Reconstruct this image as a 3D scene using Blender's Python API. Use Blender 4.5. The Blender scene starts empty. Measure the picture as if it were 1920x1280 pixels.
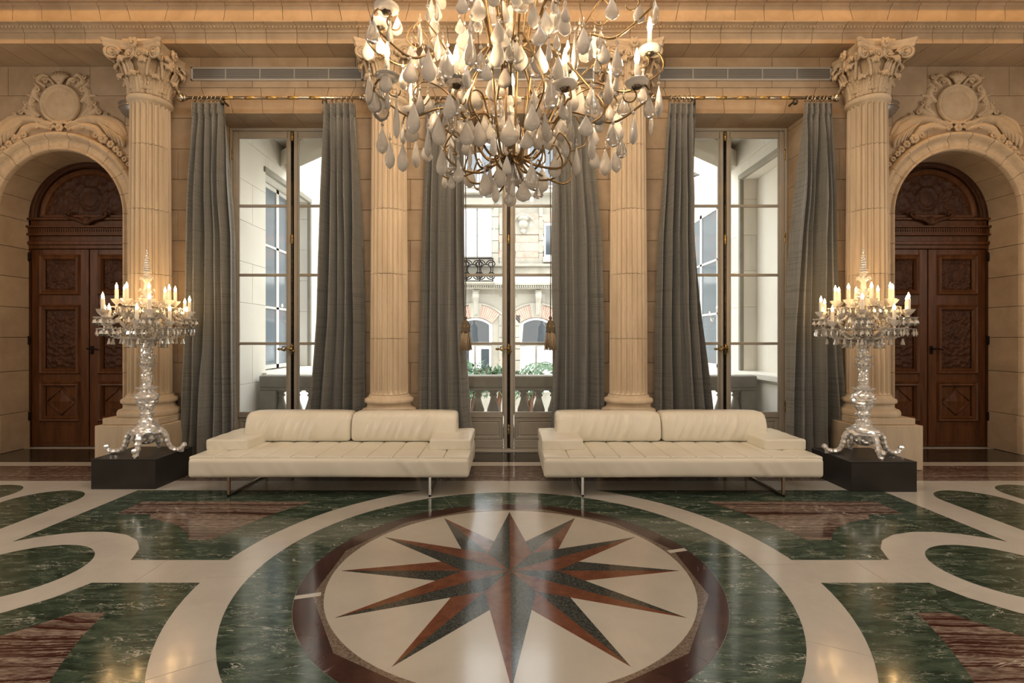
import bpy, bmesh, math, random
from mathutils import Vector, Matrix, noise
PI = math.pi
sin, cos, sqrt = math.sin, math.cos, math.sqrt
rnd = random.Random(7)
S = bpy.context.scene
COL = S.collection

# ------------------------------------------------------------------ camera
cam_d = bpy.data.cameras.new('camera')
cam = bpy.data.objects.new('camera', cam_d); COL.objects.link(cam)
cam.location = (-0.02, 0, 1.55); cam.rotation_euler = (PI/2, 0, 0)
cam_d.sensor_width = 36; cam_d.lens = 36*937/1920
cam_d.shift_x = 9/1920; cam_d.shift_y = -5/1920
cam_d.clip_start = 0.05; cam_d.clip_end = 300
S.camera = cam

# ------------------------------------------------------------------ world, exposure, room lights
S.view_settings.view_transform = 'Standard'; S.view_settings.look = 'None'
S.view_settings.gamma = 1; S.view_settings.use_curve_mapping = False
S.view_settings.exposure = 0.0
w = bpy.data.worlds.new('sky'); S.world = w; w.use_nodes = True
bg = w.node_tree.nodes['Background']
bg.inputs[0].default_value = (0.95, 0.975, 1.0, 1); bg.inputs[1].default_value = 5.8
S.cycles.max_bounces = 9; S.cycles.diffuse_bounces = 4; S.cycles.glossy_bounces = 4
S.cycles.transmission_bounces = 7; S.cycles.transparent_max_bounces = 12
S.cycles.sample_clamp_indirect = 6; S.cycles.sample_clamp_direct = 0
S.cycles.caustics_reflective = False; S.cycles.caustics_refractive = False
S.cycles.use_denoising = True

def area(name, loc, rot, sx, sy, power, color, spread=PI):
    l = bpy.data.lights.new(name, 'AREA'); l.shape = 'RECTANGLE'; l.size = sx; l.size_y = sy
    l.energy = power; l.color = color; l.spread = spread
    o = bpy.data.objects.new(name, l); COL.objects.link(o)
    o.location = loc; o.rotation_euler = rot
    return o
# recessed ceiling lighting of the hall, unseen side lights at left and right, an added fill light behind the viewer, cove strip under the high cornice
area('ceiling_light_panel', (0, 2.2, 7.3), (0, 0, 0), 5, 1.6, 145, (1, .96, .88))
for s_ in (-1, 1):
    area('side_area_light', (s_*8.1, 2.6, 3.0), (0, s_*math.radians(88), 0), 1.5, 1.5, 100, (1, .92, .80))
area('front_fill_light', (0, -5.5, 2.3), (math.radians(95), 0, 0), 8, 2.0, 120, (1, .95, .86))
area('cove_light', (0, 5.45, 6.35), (math.radians(-40), 0, PI), 16, 0.10, 48, (1, .50, .13), math.radians(100))

# ------------------------------------------------------------------ helpers
def tag(o, label=None, cat=None, group=None, kind=None):
    if label: o['label'] = label
    if cat: o['category'] = cat
    if group: o['group'] = group
    if kind: o['kind'] = kind
    return o

def empty(name, loc=(0, 0, 0), rz=0, parent=None):
    o = bpy.data.objects.new(name, None); COL.objects.link(o)
    o.location = loc; o.rotation_euler = (0, 0, rz); o.empty_display_size = .1
    o.parent = parent
    return o

def thing(name, label, cat, loc=(0, 0, 0), rz=0, group=None):
    return tag(empty(name, loc, rz), label, cat, group)

class MB:
    def __init__(s): s.v = []; s.f = []; s.sm = []
    def add(s, vs, fs, smooth=False, M=None):
        n = len(s.v)
        if M is not None: vs = [tuple(M @ Vector(p)) for p in vs]
        s.v += [tuple(p) for p in vs]
        s.f += [tuple(i+n for i in f) for f in fs]; s.sm += [smooth]*len(fs)
        return s
    def box(s, x0, x1, y0, y1, z0, z1, M=None):
        return s.add([(x0,y0,z0),(x1,y0,z0),(x1,y1,z0),(x0,y1,z0),(x0,y0,z1),(x1,y0,z1),(x1,y1,z1),(x0,y1,z1)],
            [(0,3,2,1),(4,5,6,7),(0,1,5,4),(1,2,6,5),(2,3,7,6),(3,0,4,7)], False, M)
    def cbox(s, x0, x1, y0, y1, z0, z1, c=.004, M=None):
        """box with chamfered edges"""
        vs = []; 
        for (a, b, e) in ((x0,y0,z0),(x1,y0,z0),(x1,y1,z0),(x0,y1,z0),(x0,y0,z1),(x1,y0,z1),(x1,y1,z1),(x0,y1,z1)):
            sx = 1 if a == x0 else -1; sy = 1 if b == y0 else -1; sz = 1 if e == z0 else -1
            vs += [(a, b+sy*c, e+sz*c), (a+sx*c, b, e+sz*c), (a+sx*c, b+sy*c, e)]
        X = lambda i: 3*i; Y = lambda i: 3*i+1; Z = lambda i: 3*i+2
        fs = [(Z(0),Z(3),Z(2),Z(1)),(Z(4),Z(5),Z(6),Z(7)),(Y(0),Y(1),Y(5),Y(4)),(Y(2),Y(3),Y(7),Y(6)),(X(1),X(2),X(6),X(5)),(X(3),X(0),X(4),X(7))]
        def e(F, G, i, j): fs.append((F(i), F(j), G(j), G(i)))
        e(Y,Z,0,1);e(X,Z,1,2);e(Y,Z,2,3);e(X,Z,3,0)
        e(Z,Y,4,5);e(Z,X,5,6);e(Z,Y,6,7);e(Z,X,7,4)
        e(X,Y,0,4);e(Y,X,1,5);e(X,Y,2,6);e(Y,X,3,7)
        for i in range(8): fs.append((X(i),Y(i),Z(i)))
        return s.add(vs, fs, False, M)
    def rbox(s, c, h, r, n=(8,6,4), disp=None, M=None):
        """dense rounded box centred c, half sizes h, radius r, displaced by disp(point)->point"""
        vs = []; fs = []; idx = {}
        def P(p):
            k = tuple(round(a, 5) for a in p)
            if k in idx: return idx[k]
            inn = [max(-h[i]+r, min(h[i]-r, p[i])) for i in range(3)]
            d = Vector([p[i]-inn[i] for i in range(3)])
            q = Vector(inn) + (d.normalized()*r if d.length > 1e-9 else d)
            q = Vector([q[i]+c[i] for i in range(3)])
            if disp: q = Vector(disp(q))
            idx[k] = len(vs); vs.append(tuple(q)); return idx[k]
        def ticks(hh, nn):
            m = 3
            t = [-hh + r*j/m for j in range(m)] + [-hh+r + (2*hh-2*r)*j/nn for j in range(nn+1)] + [hh-r + r*(j+1)/m for j in range(m)]
            return t
        T = [ticks(h[i], n[i]) for i in range(3)]
        for ax in range(3):
            a, b = (ax+1) % 3, (ax+2) % 3
            for sg in (-1, 1):
                for i in range(len(T[a])-1):
                    for j in range(len(T[b])-1):
                        q = []
                        for (u, v) in ((i,j),(i+1,j),(i+1,j+1),(i,j+1)):
                            p = [0,0,0]; p[ax] = sg*h[ax]; p[a] = T[a][u]; p[b] = T[b][v]; q.append(P(p))
                        if sg < 0: q.reverse()
                        if len(set(q)) > 2: fs.append(tuple(dict.fromkeys(q)))
        return s.add(vs, fs, True, M)
    def lathe(s, prof, n=24, M=None, smooth=True, rmod=None, cap=True):
        """prof: list (r,z); rmod(theta,z)->factor"""
        vs = []; fs = []
        for (r, z) in prof:
            for k in range(n):
                t = 2*PI*k/n; q = r*(rmod(t, z) if rmod else 1)
                vs.append((q*cos(t), q*sin(t), z))
        for i in range(len(prof)-1):
            for k in range(n):
                a = i*n+k; b = i*n+(k+1) % n
                fs.append((a, b, b+n, a+n))
        if cap:
            fs.append(tuple(reversed(range(n)))); fs.append(tuple(range((len(prof)-1)*n, len(prof)*n)))
        return s.add(vs, fs, smooth, M)
    def tube(s, pts, rad, n=8, M=None, smooth=True, flat=1.0):
        """tube along pts, rad a number or list"""
        pts = [Vector(p) for p in pts]; m = len(pts)
        if not hasattr(rad, '__len__'): rad = [rad]*m
        vs = []; fs = []; up = None
        for i in range(m):
            t = (pts[min(i+1, m-1)] - pts[max(i-1, 0)])
            t = t.normalized() if t.length > 1e-9 else Vector((0,0,1))
            if up is None:
                a = Vector((0,0,1)) if abs(t.z) < .9 else Vector((1,0,0))
                up = (a - t*a.dot(t)).normalized()
            else:
                up = up - t*up.dot(t); up = up.normalized() if up.length > 1e-6 else Vector((1,0,0))
            sd = t.cross(up)
            for k in range(n):
                th = 2*PI*k/n
                vs.append(tuple(pts[i] + (up*cos(th)*flat + sd*sin(th))*rad[i]))
        for i in range(m-1):
            for k in range(n):
                a = i*n+k; b = i*n+(k+1) % n
                fs.append((a, b, b+n, a+n))
        fs.append(tuple(reversed(range(n)))); fs.append(tuple(range((m-1)*n, m*n)))
        return s.add(vs, fs, smooth, M)
    def prism(s, poly, y0, y1, M=None):
        """polygon in (x,z) extruded from y0 to y1"""
        n = len(poly)
        A = sum(poly[i][0]*poly[(i+1)%n][1]-poly[(i+1)%n][0]*poly[i][1] for i in range(n))
        if A < 0: poly = list(reversed(poly))
        vs = [(x, y0, z) for x, z in poly]+[(x, y1, z) for x, z in poly]
        fs = [tuple(range(n)), tuple(reversed(range(n, 2*n)))]
        fs += [((i+1) % n, i, i+n, (i+1) % n+n) for i in range(n)]
        return s.add(vs, fs, False, M)
    def slab(s, poly, z0, z1, M=None):
        """polygon in (x,y) extruded z0..z1, no bottom"""
        n = len(poly)
        A = sum(poly[i][0]*poly[(i+1)%n][1]-poly[(i+1)%n][0]*poly[i][1] for i in range(n))
        if A < 0: poly = list(reversed(poly))
        vs = [(x, y, z1) for x, y in poly]+[(x, y, z0) for x, y in poly]
        fs = [tuple(range(n))]+[(i, i+n, (i+1) % n+n, (i+1) % n) for i in range(n)]
        return s.add(vs, fs, False, M)
    def grid(s, fn, nu, nv, smooth=True, M=None, flip=False):
        vs = [tuple(fn(i/nu, j/nv)) for j in range(nv+1) for i in range(nu+1)]
        fs = []
        for j in range(nv):
            for i in range(nu):
                a = j*(nu+1)+i; q = (a, a+1, a+nu+2, a+nu+1)
                fs.append(tuple(reversed(q)) if flip else q)
        return s.add(vs, fs, smooth, M)
    def ball(s, c, r, n=10, m=7, sc=(1,1,1), smooth=True, M=None):
        pr = [(max(1e-4, sin(PI*j/m)), -cos(PI*j/m)) for j in range(m+1)]
        vs = []; fs = []
        for (q, z) in pr:
            for k in range(n):
                t = 2*PI*k/n; vs.append((c[0]+r*q*cos(t)*sc[0], c[1]+r*q*sin(t)*sc[1], c[2]+r*z*sc[2]))
        for i in range(m):
            for k in range(n):
                a = i*n+k; b = i*n+(k+1) % n; fs.append((a, b, b+n, a+n))
        return s.add(vs, fs, smooth, M)
    def mesh(s, name, mat=None):
        me = bpy.data.meshes.new(name); me.from_pydata(s.v, [], s.f)
        me.polygons.foreach_set('use_smooth', s.sm)
        if mat: me.materials.append(mat)
        me.update()
        return me
    def build(s, name, mat=None, parent=None, loc=None, kind=None):
        o = bpy.data.objects.new(name, s.mesh(name, mat)); COL.objects.link(o)
        o.parent = parent
        if loc: o.location = loc
        if kind: o['kind'] = kind
        return o

def inst(name, me, parent=None, loc=(0,0,0), rz=0, sc=None, rot=None):
    o = bpy.data.objects.new(name, me); COL.objects.link(o); o.parent = parent
    o.location = loc; o.rotation_euler = rot if rot else (0,0,rz)
    if sc: o.scale = sc
    return o
_kids = {}
def copy_tree(o, parent=None):
    c = o.copy(); COL.objects.link(c); c.parent = parent
    for ch in list(o.children): copy_tree(ch, c)
    return c
def T(x, y, z): return Matrix.Translation((x, y, z))
def R(a, ax='Z'): return Matrix.Rotation(a, 4, ax)
def lerp(a, b, t): return a+(b-a)*t
def interp(tab, x):
    if x <= tab[0][0]: return tab[0][1]
    for (a, p), (b, q) in zip(tab, tab[1:]):
        if x <= b: return p+(q-p)*(x-a)/(b-a)
    return tab[-1][1]
def bez(pts, n=16):
    """Catmull-Rom through pts"""
    P = [Vector(p) for p in pts]; P = [P[0]*2-P[1]]+P+[P[-1]*2-P[-2]]; out = []
    for i in range(1, len(P)-2):
        for k in range(n):
            t = k/n; a, b, c, d = P[i-1], P[i], P[i+1], P[i+2]
            out.append(.5*((2*b)+(c-a)*t+(2*a-5*b+4*c-d)*t*t+(3*b-a-3*c+d)*t**3))
    out.append(P[-2]); return out

# ------------------------------------------------------------------ materials
def N(nt, typ, **kw):
    n = nt.nodes.new(typ)
    for k, v in kw.items():
        if k in n.inputs: n.inputs[k].default_value = v
        else: setattr(n, k, v)
    return n
def newmat(name):
    m = bpy.data.materials.new(name); m.use_nodes = True
    nt = m.node_tree; b = nt.nodes['Principled BSDF']
    return m, nt, b
def coords(nt, scale=(1,1,1), rot=(0,0,0), kind='Object'):
    tc = N(nt, 'ShaderNodeTexCoord'); mp = N(nt, 'ShaderNodeMapping')
    mp.inputs['Scale'].default_value = scale; mp.inputs['Rotation'].default_value = rot
    nt.links.new(tc.outputs[kind], mp.inputs[0]); return mp.outputs[0]
def ramp(nt, fac, stops, interp_='LINEAR'):
    r = N(nt, 'ShaderNodeValToRGB'); r.color_ramp.interpolation = interp_
    e = r.color_ramp.elements
    while len(e) < len(stops): e.new(.5)
    for el, (p, c) in zip(e, stops): el.position = p; el.color = (*c, 1) if len(c) == 3 else c
    nt.links.new(fac, r.inputs[0]); return r.outputs[0]
def mix(nt, fac, a, b, mode='MIX'):
    m = N(nt, 'ShaderNodeMix', data_type='RGBA', blend_type=mode)
    for v, i in ((fac, 0), (a, 6), (b, 7)):
        if hasattr(v, 'links') or hasattr(v, 'is_linked'): nt.links.new(v, m.inputs[i])
        elif i == 0: m.inputs[0].default_value = v
        else: m.inputs[i].default_value = (*v, 1)
    return m.outputs[2]
def math_(nt, op, a, b=None, c=None, clamp=False):
    m = N(nt, 'ShaderNodeMath', operation=op); m.use_clamp = clamp
    for i, v in enumerate((a, b, c)):
        if v is None: continue
        if isinstance(v, (int, float)): m.inputs[i].default_value = v
        else: nt.links.new(v, m.inputs[i])
    return m.outputs[0]
def noise_t(nt, vec, scale, detail=4, rough=.55, dist=0):
    n = N(nt, 'ShaderNodeTexNoise'); n.inputs['Scale'].default_value = scale
    n.inputs['Detail'].default_value = detail; n.inputs['Roughness'].default_value = rough
    n.inputs['Distortion'].default_value = dist
    nt.links.new(vec, n.inputs['Vector']); return n.outputs['Fac']
def bump(nt, b, h, strength=.3, dist=.01):
    bp = N(nt, 'ShaderNodeBump'); bp.inputs['Strength'].default_value = strength; bp.inputs['Distance'].default_value = dist
    nt.links.new(h, bp.inputs['Height']); nt.links.new(bp.outputs[0], b.inputs['Normal'])

def stone(name, c1, c2, rough=.75, scale=3, var=.12, bumpy=.25, streak=(1,1,1)):
    m, nt, b = newmat(name)
    v = coords(nt, streak, kind='Object')
    oi = N(nt, 'ShaderNodeObjectInfo')
    n1 = noise_t(nt, v, scale, 6, .6, .4)
    col = ramp(nt, n1, [(.3, c1), (.7, c2)])
    val = math_(nt, 'MULTIPLY_ADD', oi.outputs['Random'], var, 1-var/2)
    hs = N(nt, 'ShaderNodeHueSaturation'); nt.links.new(val, hs.inputs['Value']); nt.links.new(col, hs.inputs['Color'])
    nt.links.new(hs.outputs[0], b.inputs['Base Color'])
    n2 = noise_t(nt, v, scale*14, 3, .6)
    bump(nt, b, n2, bumpy, .004)
    b.inputs['Roughness'].default_value = rough
    return m
M = {}
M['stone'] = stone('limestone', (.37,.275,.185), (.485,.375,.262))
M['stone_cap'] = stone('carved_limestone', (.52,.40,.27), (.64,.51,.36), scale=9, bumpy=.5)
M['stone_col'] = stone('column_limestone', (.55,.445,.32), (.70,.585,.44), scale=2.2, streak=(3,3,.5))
M['joint'] = stone('mortar', (.16,.10,.055), (.22,.15,.09), var=0)
M['ext_stone'] = stone('courtyard_stone', (.27,.245,.20), (.38,.35,.29), scale=1.5)
M['ext_pale'] = stone('pale_render', (.80,.75,.66), (.88,.84,.76), scale=1, var=.06)
M['ext_grey'] = stone('balustrade_stone', (.30,.28,.25), (.40,.38,.34), scale=4)
M['plaster'] = stone('warm_plaster', (.60,.47,.32), (.66,.52,.36), var=0)

def polished(b, rough=.1, coat=.3):
    coat *= .35; b.inputs['Specular IOR Level'].default_value = .42
    b.inputs['Roughness'].default_value = rough
    b.inputs['Coat Weight'].default_value = coat; b.inputs['Coat Roughness'].default_value = .06
def veins(nt, vec, scale, width, dist=1.2, mask_scale=2.0, mask=.5):
    n = noise_t(nt, vec, scale, 5, .6, dist)
    a = math_(nt, 'ABSOLUTE', math_(nt, 'SUBTRACT', n, .5))
    l = N(nt, 'ShaderNodeMapRange'); l.inputs[1].default_value = 0; l.inputs[2].default_value = width
    l.inputs[3].default_value = 1; l.inputs[4].default_value = 0; nt.links.new(a, l.inputs[0])
    k = noise_t(nt, vec, mask_scale, 2, .5, 0)
    mm = N(nt, 'ShaderNodeMapRange'); mm.inputs[1].default_value = mask; mm.inputs[2].default_value = mask+.12
    nt.links.new(k, mm.inputs[0])
    return math_(nt, 'MULTIPLY', l.outputs[0], mm.outputs[0])
def marble_green(name, rot, warm=0):
    m, nt, b = newmat(name)
    v = coords(nt, (1, 3.6, 1), (0, 0, rot))
    n1 = noise_t(nt, v, 5, 8, .68, .8)
    col = ramp(nt, n1, [(.32, (.012,.024,.016)), (.46, (.032,.058,.039)), (.57, (.062,.095,.066)), (.72, (.14,.165,.12))])
    v1 = veins(nt, v, 2.6, .009, .7, 2.4, .48); v2 = veins(nt, v, 8, .020, .5, 3.1, .50)
    vv = math_(nt, 'MAXIMUM', v1, math_(nt, 'MULTIPLY', v2, .45))
    col = mix(nt, vv, col, (.66,.66,.58))
    nt.links.new(col, b.inputs['Base Color']); polished(b, .12, .35)
    return m
M['green'] = marble_green('green_marble', .5)
M['green2'] = marble_green('green_marble_cross', 1.9)
M['green3'] = marble_green('green_marble_turned', -.5)
def marble_maroon():
    m, nt, b = newmat('striped_maroon_marble')
    v = coords(nt, (.25, 1, 1))
    nz = noise_t(nt, v, 3, 6, .62, .3)
    tc = N(nt, 'ShaderNodeTexCoord'); sp = N(nt, 'ShaderNodeSeparateXYZ'); nt.links.new(tc.outputs['Object'], sp.inputs[0])
    y = math_(nt, 'ADD', math_(nt, 'MULTIPLY', sp.outputs[1], 1.55), math_(nt, 'MULTIPLY', nz, .32))
    n0 = N(nt, 'ShaderNodeTexNoise', noise_dimensions='1D'); n0.inputs['Scale'].default_value = 5.0; n0.inputs['Detail'].default_value = 3
    nt.links.new(y, n0.inputs['W'])
    fine = noise_t(nt, coords(nt, (12, 60, 1)), 1.2, 4, .6)
    light = mix(nt, ramp(nt, fine, [(.38,(0,0,0)),(.62,(1,1,1))]), (.11,.07,.055), (.34,.27,.225))
    f = ramp(nt, n0.outputs['Fac'], [(.40, (.8,.8,.8)), (.43, (.05,.05,.05)), (.465,(0,0,0)), (.48, (.9,.9,.9)), (.515,(.6,.6,.6)), (.53,(0,0,0)), (.55,(0,0,0)), (.565,(1,1,1))])
    col = mix(nt, f, (.052,.017,.013), light)
    v1 = veins(nt, coords(nt, (1, 2, 1), (0,0,.75)), 2.2, .009, .9, 1.7, .5)
    col = mix(nt, v1, col, (.68,.62,.55))
    nt.links.new(col, b.inputs['Base Color']); polished(b, .12, .3)
    return m
M['maroon_stripe'] = marble_maroon()
def marble_plain(name, c1, c2, vein=None, scale=6, vs=2.5, rough=.12, mask=.55, vw=.012, detail=6):
    m, nt, b = newmat(name)
    v = coords(nt)
    col = ramp(nt, noise_t(nt, v, scale, detail, .65, .3), [(.35, c1), (.65, c2)])
    if vein: col = mix(nt, veins(nt, v, vs, vw, 1.4, 1.6, mask), col, vein)
    nt.links.new(col, b.inputs['Base Color']); polished(b, rough, .3)
    return m
M['maroon'] = marble_plain('maroon_marble', (.036,.014,.011), (.066,.027,.021), (.6,.53,.47), 5, 1.8, mask=.60)
M['red_granite'] = marble_plain('red_granite', (.125,.040,.018), (.19,.068,.032), None, 14)
M['dark_granite'] = marble_plain('dark_granite', (.012,.015,.014), (.075,.08,.07), None, 60, detail=3)
M['grey_granite'] = marble_plain('brown_granite', (.10,.075,.055), (.26,.20,.155), None, 70, detail=3)
M['dark_marble'] = marble_plain('black_green_marble', (.022,.020,.014), (.05,.045,.033), (.3,.27,.2), 5, 2, mask=.6)
M['white_stone'] = marble_plain('white_limestone_floor', (.525,.495,.45), (.595,.565,.515), None, 2.5, rough=.16)
M['disc_stone'] = marble_plain('cream_limestone_floor', (.49,.45,.385), (.555,.515,.445), None, 2.0, rough=.16)

def _nospec():
    for k in ('wood', 'wood_dark', 'wood_light'):
        M[k].node_tree.nodes['Principled BSDF'].inputs['Specular IOR Level'].default_value = .28
def simple(name, c, rough=.5, metal=0, **kw):
    m, nt, b = newmat(name)
    b.inputs['Base Color'].default_value = (*c, 1); b.inputs['Roughness'].default_value = rough; b.inputs['Metallic'].default_value = metal
    for k, v in kw.items(): b.inputs[k.replace('_', ' ')].default_value = v
    return m
def noisy(name, c1, c2, scale, rough=.5, metal=0, bumpy=.2, bscale=None, streak=(1,1,1), bdist=.004, detail=5):
    m, nt, b = newmat(name)
    v = coords(nt, streak)
    nt.links.new(ramp(nt, noise_t(nt, v, scale, detail, .6, .5), [(.3, c1), (.7, c2)]), b.inputs['Base Color'])
    b.inputs['Roughness'].default_value = rough; b.inputs['Metallic'].default_value = metal
    if bumpy: bump(nt, b, noise_t(nt, v, bscale or scale*4, 4, .6), bumpy, bdist)
    return m
M['wood'] = noisy('carved_walnut', (.058,.021,.007), (.130,.049,.017), 3, .38, bumpy=.3, bscale=20, streak=(6,6,.7))
M['wood_dark'] = noisy('dark_walnut', (.036,.012,.005), (.080,.029,.011), 3, .55, bumpy=.3, bscale=20, streak=(6,6,.7))
M['wood_light'] = noisy('worn_walnut', (.06,.022,.008), (.14,.056,.022), 3, .36, bumpy=.3, bscale=20, streak=(6,6,.7))
M['iron'] = simple('black_iron', (.012,.01,.009), .45, .8)
M['brass'] = noisy('aged_brass', (.30,.20,.07), (.62,.45,.2), 12, .28, 1, .1)
M['bright_brass'] = simple('bright_brass', (.50,.36,.15), .4, 1)
M['steel'] = simple('antique_steel', (.55,.5,.42), .2, 1)
M['gilt'] = noisy('gilded_iron', (.12,.08,.04), (.38,.26,.13), 9, .38, 1, .15)
M['dark_metal'] = noisy('patinated_metal', (.05,.04,.03), (.18,.15,.11), 15, .4, 1, .2)
M['chrome'] = simple('brushed_chrome', (.62,.58,.52), .22, 1)
M['plinth'] = noisy('charcoal_lacquer', (.016,.015,.014), (.024,.022,.021), 5, .42, 0, 0)
M['paint'] = noisy('greige_paint', (.42,.39,.335), (.46,.43,.375), 4, .45, 0, .03)
M['vent'] = simple('grey_vent_metal', (.52,.50,.47), .45, .2)
M['vent_dark'] = simple('vent_slot', (.10,.095,.09), .7)
def leather():
    m, nt, b = newmat('cream_leather')
    v = coords(nt)
    col = ramp(nt, noise_t(nt, v, 3, 3, .5), [(.3, (.76,.73,.63)), (.7, (.82,.79,.70))])
    nt.links.new(col, b.inputs['Base Color']); b.inputs['Roughness'].default_value = .36
    n1 = noise_t(nt, v, 220, 2, .5)
    bump(nt, b, n1, .08, .002)
    return m
M['leather'] = leather()
def curtain_mat():
    m, nt, b = newmat('grey_slub_silk')
    v = coords(nt, (1,1,1))
    n1 = noise_t(nt, coords(nt, (30, 30, .8)), 1.5, 3, .6)
    n2 = noise_t(nt, coords(nt, (.8, .8, 75)), 1, 3, .6)
    c = mix(nt, n1, (.13,.132,.124), (.26,.262,.246))
    f2 = ramp(nt, n2, [(.36, (.55,.55,.55)), (.46, (1,1,1)), (.60, (1,1,1)), (.7, (1.2,1.2,1.2))])
    c = mix(nt, 1.0, c, f2, 'MULTIPLY')
    nt.links.new(c, b.inputs['Base Color']); b.inputs['Roughness'].default_value = .5
    b.inputs['Sheen Weight'].default_value = .3; b.inputs['Specular IOR Level'].default_value = .5
    bump(nt, b, n2, .12, .002)
    return m
M['curtain'] = curtain_mat()
def glass_pane():
    m, nt, b = newmat('window_glass'); nt.nodes.remove(b)
    out = nt.nodes['Material Output']
    tr = N(nt, 'ShaderNodeBsdfTransparent'); gl = N(nt, 'ShaderNodeBsdfGlossy'); gl.inputs['Roughness'].default_value = .01
    tr.inputs[0].default_value = (.97,.985,.98,1)
    fr = N(nt, 'ShaderNodeFresnel'); fr.inputs[0].default_value = 1.45
    mx = N(nt, 'ShaderNodeMixShader'); nt.links.new(fr.outputs[0], mx.inputs[0])
    nt.links.new(tr.outputs[0], mx.inputs[1]); nt.links.new(gl.outputs[0], mx.inputs[2]); nt.links.new(mx.outputs[0], out.inputs[0])
    return m
M['glass'] = glass_pane()
def crystal(name, milk, tint, rough=.12):
    """rock crystal: clear quartz with milky inclusions"""
    m, nt, b = newmat(name)
    v = coords(nt)
    oi = N(nt, 'ShaderNodeObjectInfo')
    n = noise_t(nt, v, 14, 3, .6)
    f = math_(nt, 'MULTIPLY_ADD', math_(nt, 'POWER', oi.outputs['Random'], 2.5), -.85, milk)
    f = math_(nt, 'ADD', f, math_(nt, 'MULTIPLY', n, .35), clamp=True)
    tl = N(nt, 'ShaderNodeBsdfTranslucent'); tl.inputs[0].default_value = (*tint, 1)
    df = N(nt, 'ShaderNodeBsdfDiffuse'); df.inputs[0].default_value = (*tint, 1)
    md = N(nt, 'ShaderNodeMixShader'); md.inputs[0].default_value = .62
    nt.links.new(tl.outputs[0], md.inputs[1]); nt.links.new(df.outputs[0], md.inputs[2])
    b.inputs['Base Color'].default_value = (1,.98,.95,1); b.inputs['Transmission Weight'].default_value = 1
    b.inputs['Roughness'].default_value = rough; b.inputs['IOR'].default_value = 1.45
    mx = N(nt, 'ShaderNodeMixShader'); nt.links.new(f, mx.inputs[0])
    nt.links.new(b.outputs[0], mx.inputs[1]); nt.links.new(md.outputs[0], mx.inputs[2])
    gl = N(nt, 'ShaderNodeBsdfGlossy'); gl.inputs['Roughness'].default_value = .06
    fr = N(nt, 'ShaderNodeFresnel'); fr.inputs[0].default_value = 1.5
    m2 = N(nt, 'ShaderNodeMixShader'); nt.links.new(fr.outputs[0], m2.inputs[0]); nt.links.new(mx.outputs[0], m2.inputs[1]); nt.links.new(gl.outputs[0], m2.inputs[2])
    nt.links.new(m2.outputs[0], nt.nodes['Material Output'].inputs[0])
    return m
M['quartz'] = crystal('rock_crystal', .80, (1.0,.95,.88), .05)
M['cut_glass'] = crystal('cut_glass', .95, (1,.97,.93), .04)
M['silvered'] = simple('silvered_cut_glass', (.93,.93,.93), .24, .6)
M['candle'] = simple('candle_sleeve', (.82,.76,.66), .5)
def emis(name, col, st):
    m, nt, b = newmat(name)
    b.inputs['Base Color'].default_value = (*col, 1)
    b.inputs['Emission Color'].default_value = (*col, 1); b.inputs['Emission Strength'].default_value = st
    return m
M['bulb'] = emis('lit_candle_bulb', (1, .60, .24), 85)
M['bulb_big'] = emis('lit_lamp_bulb', (1, .70, .40), 380)
M['leaf'] = noisy('garden_leaves', (.05,.12,.06), (.17,.28,.16), 5, .5, 0, 0)
M['brick'] = noisy('pink_brick', (.40,.235,.18), (.54,.36,.29), 9, .8, 0, .2)
M['shutter'] = simple('white_shutter', (.80,.80,.80), .6)
M['dark_glass'] = simple('dark_window_glass', (.05,.06,.07), .08, 0, Specular_IOR_Level=1.0)
M['cord'] = noisy('bronze_cord', (.07,.05,.03), (.16,.12,.07), 80, .7, 0, .2)
M['tassel'] = noisy('beige_silk_tassel', (.22,.16,.10), (.48,.38,.26), 30, .6, 0, .3, streak=(4,4,.3))
_nospec()
# ================================================================== THE SETTING
YW, YS, YG = 6.49, 6.71, 6.92          # central wall face, side wall face, window plane
ZS, ZO, HW = 5.207, 4.473, 0.865       # soffit, window head, half window opening
AX, AZ, AR = 6.0, 3.22, 0.85           # arches over the side doors
G = .003
def struct(name, mb=None, m=None):
    if mb is None: o = empty(name)
    else: o = mb.build(name, m)
    o['kind'] = 'structure'; return o

# ---- floor
floor = struct('floor', MB().box(-8.5, 8.5, -6, 7.3, -.25, -.02), M['joint'])
def rect(x0, x1, y0, y1): return [(x0,y0),(x1,y0),(x1,y1),(x0,y1)]
def piece(name, poly, lvl, mat, label=None):
    o = MB().slab(poly, -.02, lvl*.0007).build(name, mat, floor)
    if label: o['label'] = label
    return o
g = .0015
xs = [-8.4,-7.2,-6.0,-4.8,-3.6,-2.4,-1.2,0,1.2,2.4,3.6,4.8,6.0,7.2,8.4]
for y0, y1 in ((-5.9,-4.3),(-4.3,-2.7),(-2.7,-1.1),(-1.1,.3),(.3,1.56),(1.56,3.172),(3.172,3.508),(3.508,5.12),(5.12,5.46)):
    for a, b_ in zip(xs, xs[1:]): piece('floor_tile', rect(a+g, b_-g, y0+g, y1-g), 0, M['white_stone'])
for a, b_ in zip(xs, xs[1:]):
    piece('border_tile', rect(a+g, b_-g, 5.46+g, 6.10-g), 0, M['maroon_stripe'])
    piece('border_tile', rect(a+g, b_-g, 6.10+g, 6.29-g), 0, M['white_stone'])
    piece('border_tile', rect(a+g, b_-g, 6.29+g, 7.24), 0, M['dark_marble'])
for s in (-1, 1): piece('threshold', rect(s*AX-.9, s*AX+.9, 7.05, 7.26), 3, M['white_stone'])
CY = 3.34
def arc(cx, cy, r, a0, a1, n=24): return [(cx+r*sin(a), cy+r*cos(a)) for a in (a0+(a1-a0)*k/n for k in range(n+1))]
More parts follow.
